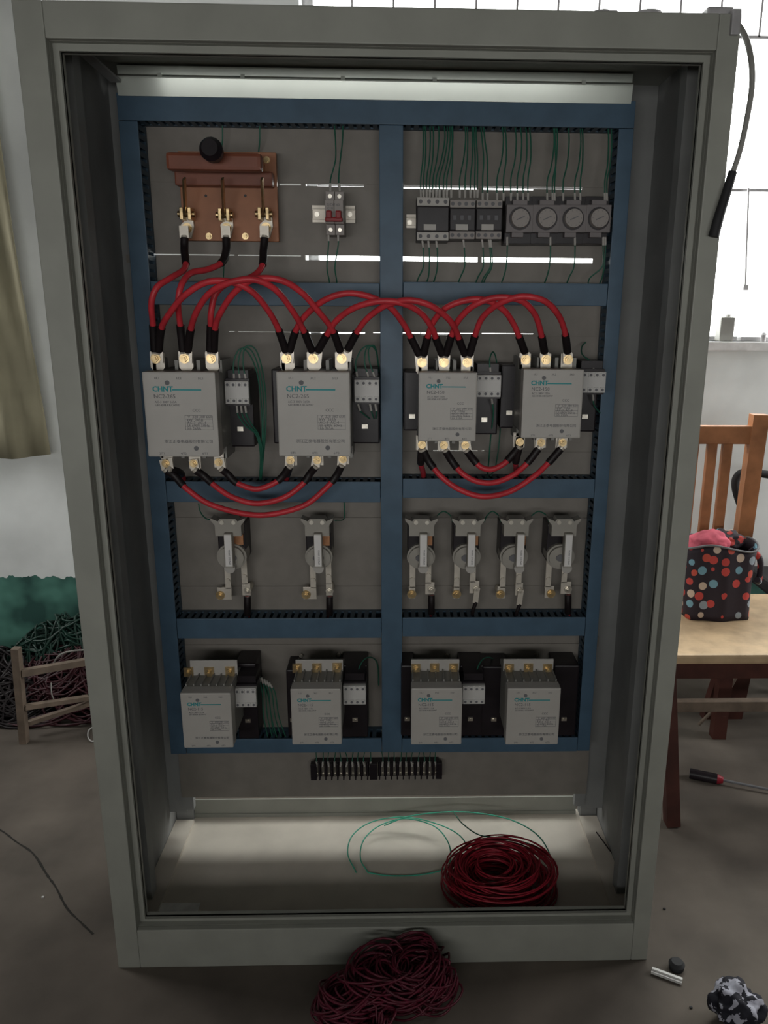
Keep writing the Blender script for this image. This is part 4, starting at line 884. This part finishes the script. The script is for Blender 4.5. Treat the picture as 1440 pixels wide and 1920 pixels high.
# window sill items
c = at(1362, 636, 1.20); zs = WZ0
bx = thing('canister', 'small whitish canister standing on the window sill', 'canister', (c.x, 1.215, zs))
MB().box(c.x-.024, c.x+.020, 1.195, 1.235, zs+.0005, zs+.072, .004).build('canister_body', 'body', bx)
MB().cyl((c.x+.004,1.215,zs+.072), (0,0,1), .009, .009, 14).build('cap', 'white', bx)
c = at(1408, 628, 1.2); tag(MB().box(c.x-.03, c.x+.06, 1.20, 1.23, zs+.0005, zs+.014, .002).build('flat_box', 'iron', loc=(c.x,1.2,zs)), 'flat dark box lying on the window sill', 'box')
c = at(1431, 622, 1.19); tag(MB().cyl((c.x,1.185,zs+.0005),(0,0,1),.008,.02,12).cyl((c.x,1.185,zs+.02),(0,0,1),.012,.008,12,.005).build('bolt_stub', 'iron', loc=(c.x,1.19,zs)), 'small dark knob standing at the sill edge', 'knob')

# floor items at the right
a, b, c3 = gd(1293, 1450, .012), gd(1356, 1463, .012), gd(1450, 1482, .010)
sd = thing('screwdriver', 'screwdriver with black handle and red collar on the floor', 'screwdriver', (a.x, a.y, 0))
m1 = a.lerp(b, .82)
MB().tube([a, a.lerp(m1,.08), a.lerp(m1,.5), a.lerp(m1,.92), m1], .0135, 14).build('handle', 'black', sd)
MB().tube([m1, b], .0135, 14, r2=.008).build('collar', 'coilred', sd)
MB().tube([b, c3], .0035, 8).build('shaft', 'ink', sd)
a, b = gd(1222, 1819, .004), gd(1279, 1840, .004); d = (b-a).normalized()
tag(MB().bar(a, b, .0125, .005).bar(a+Vector((0,0,.004)), b+Vector((0,0,.004)), .004, .003).build('plastic_strip', 'white', loc=a), 'short bright white plastic strip on the floor by the cabinet corner', 'strip')
c = gd(1268, 1815, 0)
tag(MB().cyl((c.x,c.y,.0), (0,0,1), .0135, .010, 20, .015).cyl((c.x,c.y,.010), (0,0,1), .015, .006, 20, .010).build('bottle_cap', 'dark', loc=(c.x,c.y,0)), 'dark round cap on the floor behind the white strip', 'cap')
c = gd(1385, 1935, 0)
s1 = lump('x', 'camo', (c.x, c.y+.02, 0), .042, (1.0,.9,.8), 8.3, .35, floor=True)
tag(s1.build('patterned_cloth', 'camo', loc=(c.x,c.y,0)), 'crumpled black and white patterned cloth at the bottom right', 'cloth')
for i, (px, py) in enumerate(((1245,1705),(1295,1890),(80,1683))):
    p = gd(px, py, 0); tag(MB().box(p.x-.002, p.x+.003, p.y-.002, p.y+.002, 0, .003, .0008).build('debris', 'dark' if i < 2 else 'white', loc=p), ['dark crumb on the floor right of the cabinet base', 'dark crumb on the floor below the white strip', 'white crumb on the floor beside the crack'][i], 'crumb')

# turn the printed lettering into plain meshes
dg = bpy.context.evaluated_depsgraph_get()
for o in [o for o in COL.objects if o.type == 'FONT']:
    me = bpy.data.meshes.new_from_object(o.evaluated_get(dg)); n = bpy.data.objects.new('printed_text', me); COL.objects.link(n)
    n.parent = o.parent; n.location = o.location; n.rotation_euler = o.rotation_euler
    if not me.materials: me.materials.append(o.data.materials[0])
    bpy.data.objects.remove(o)
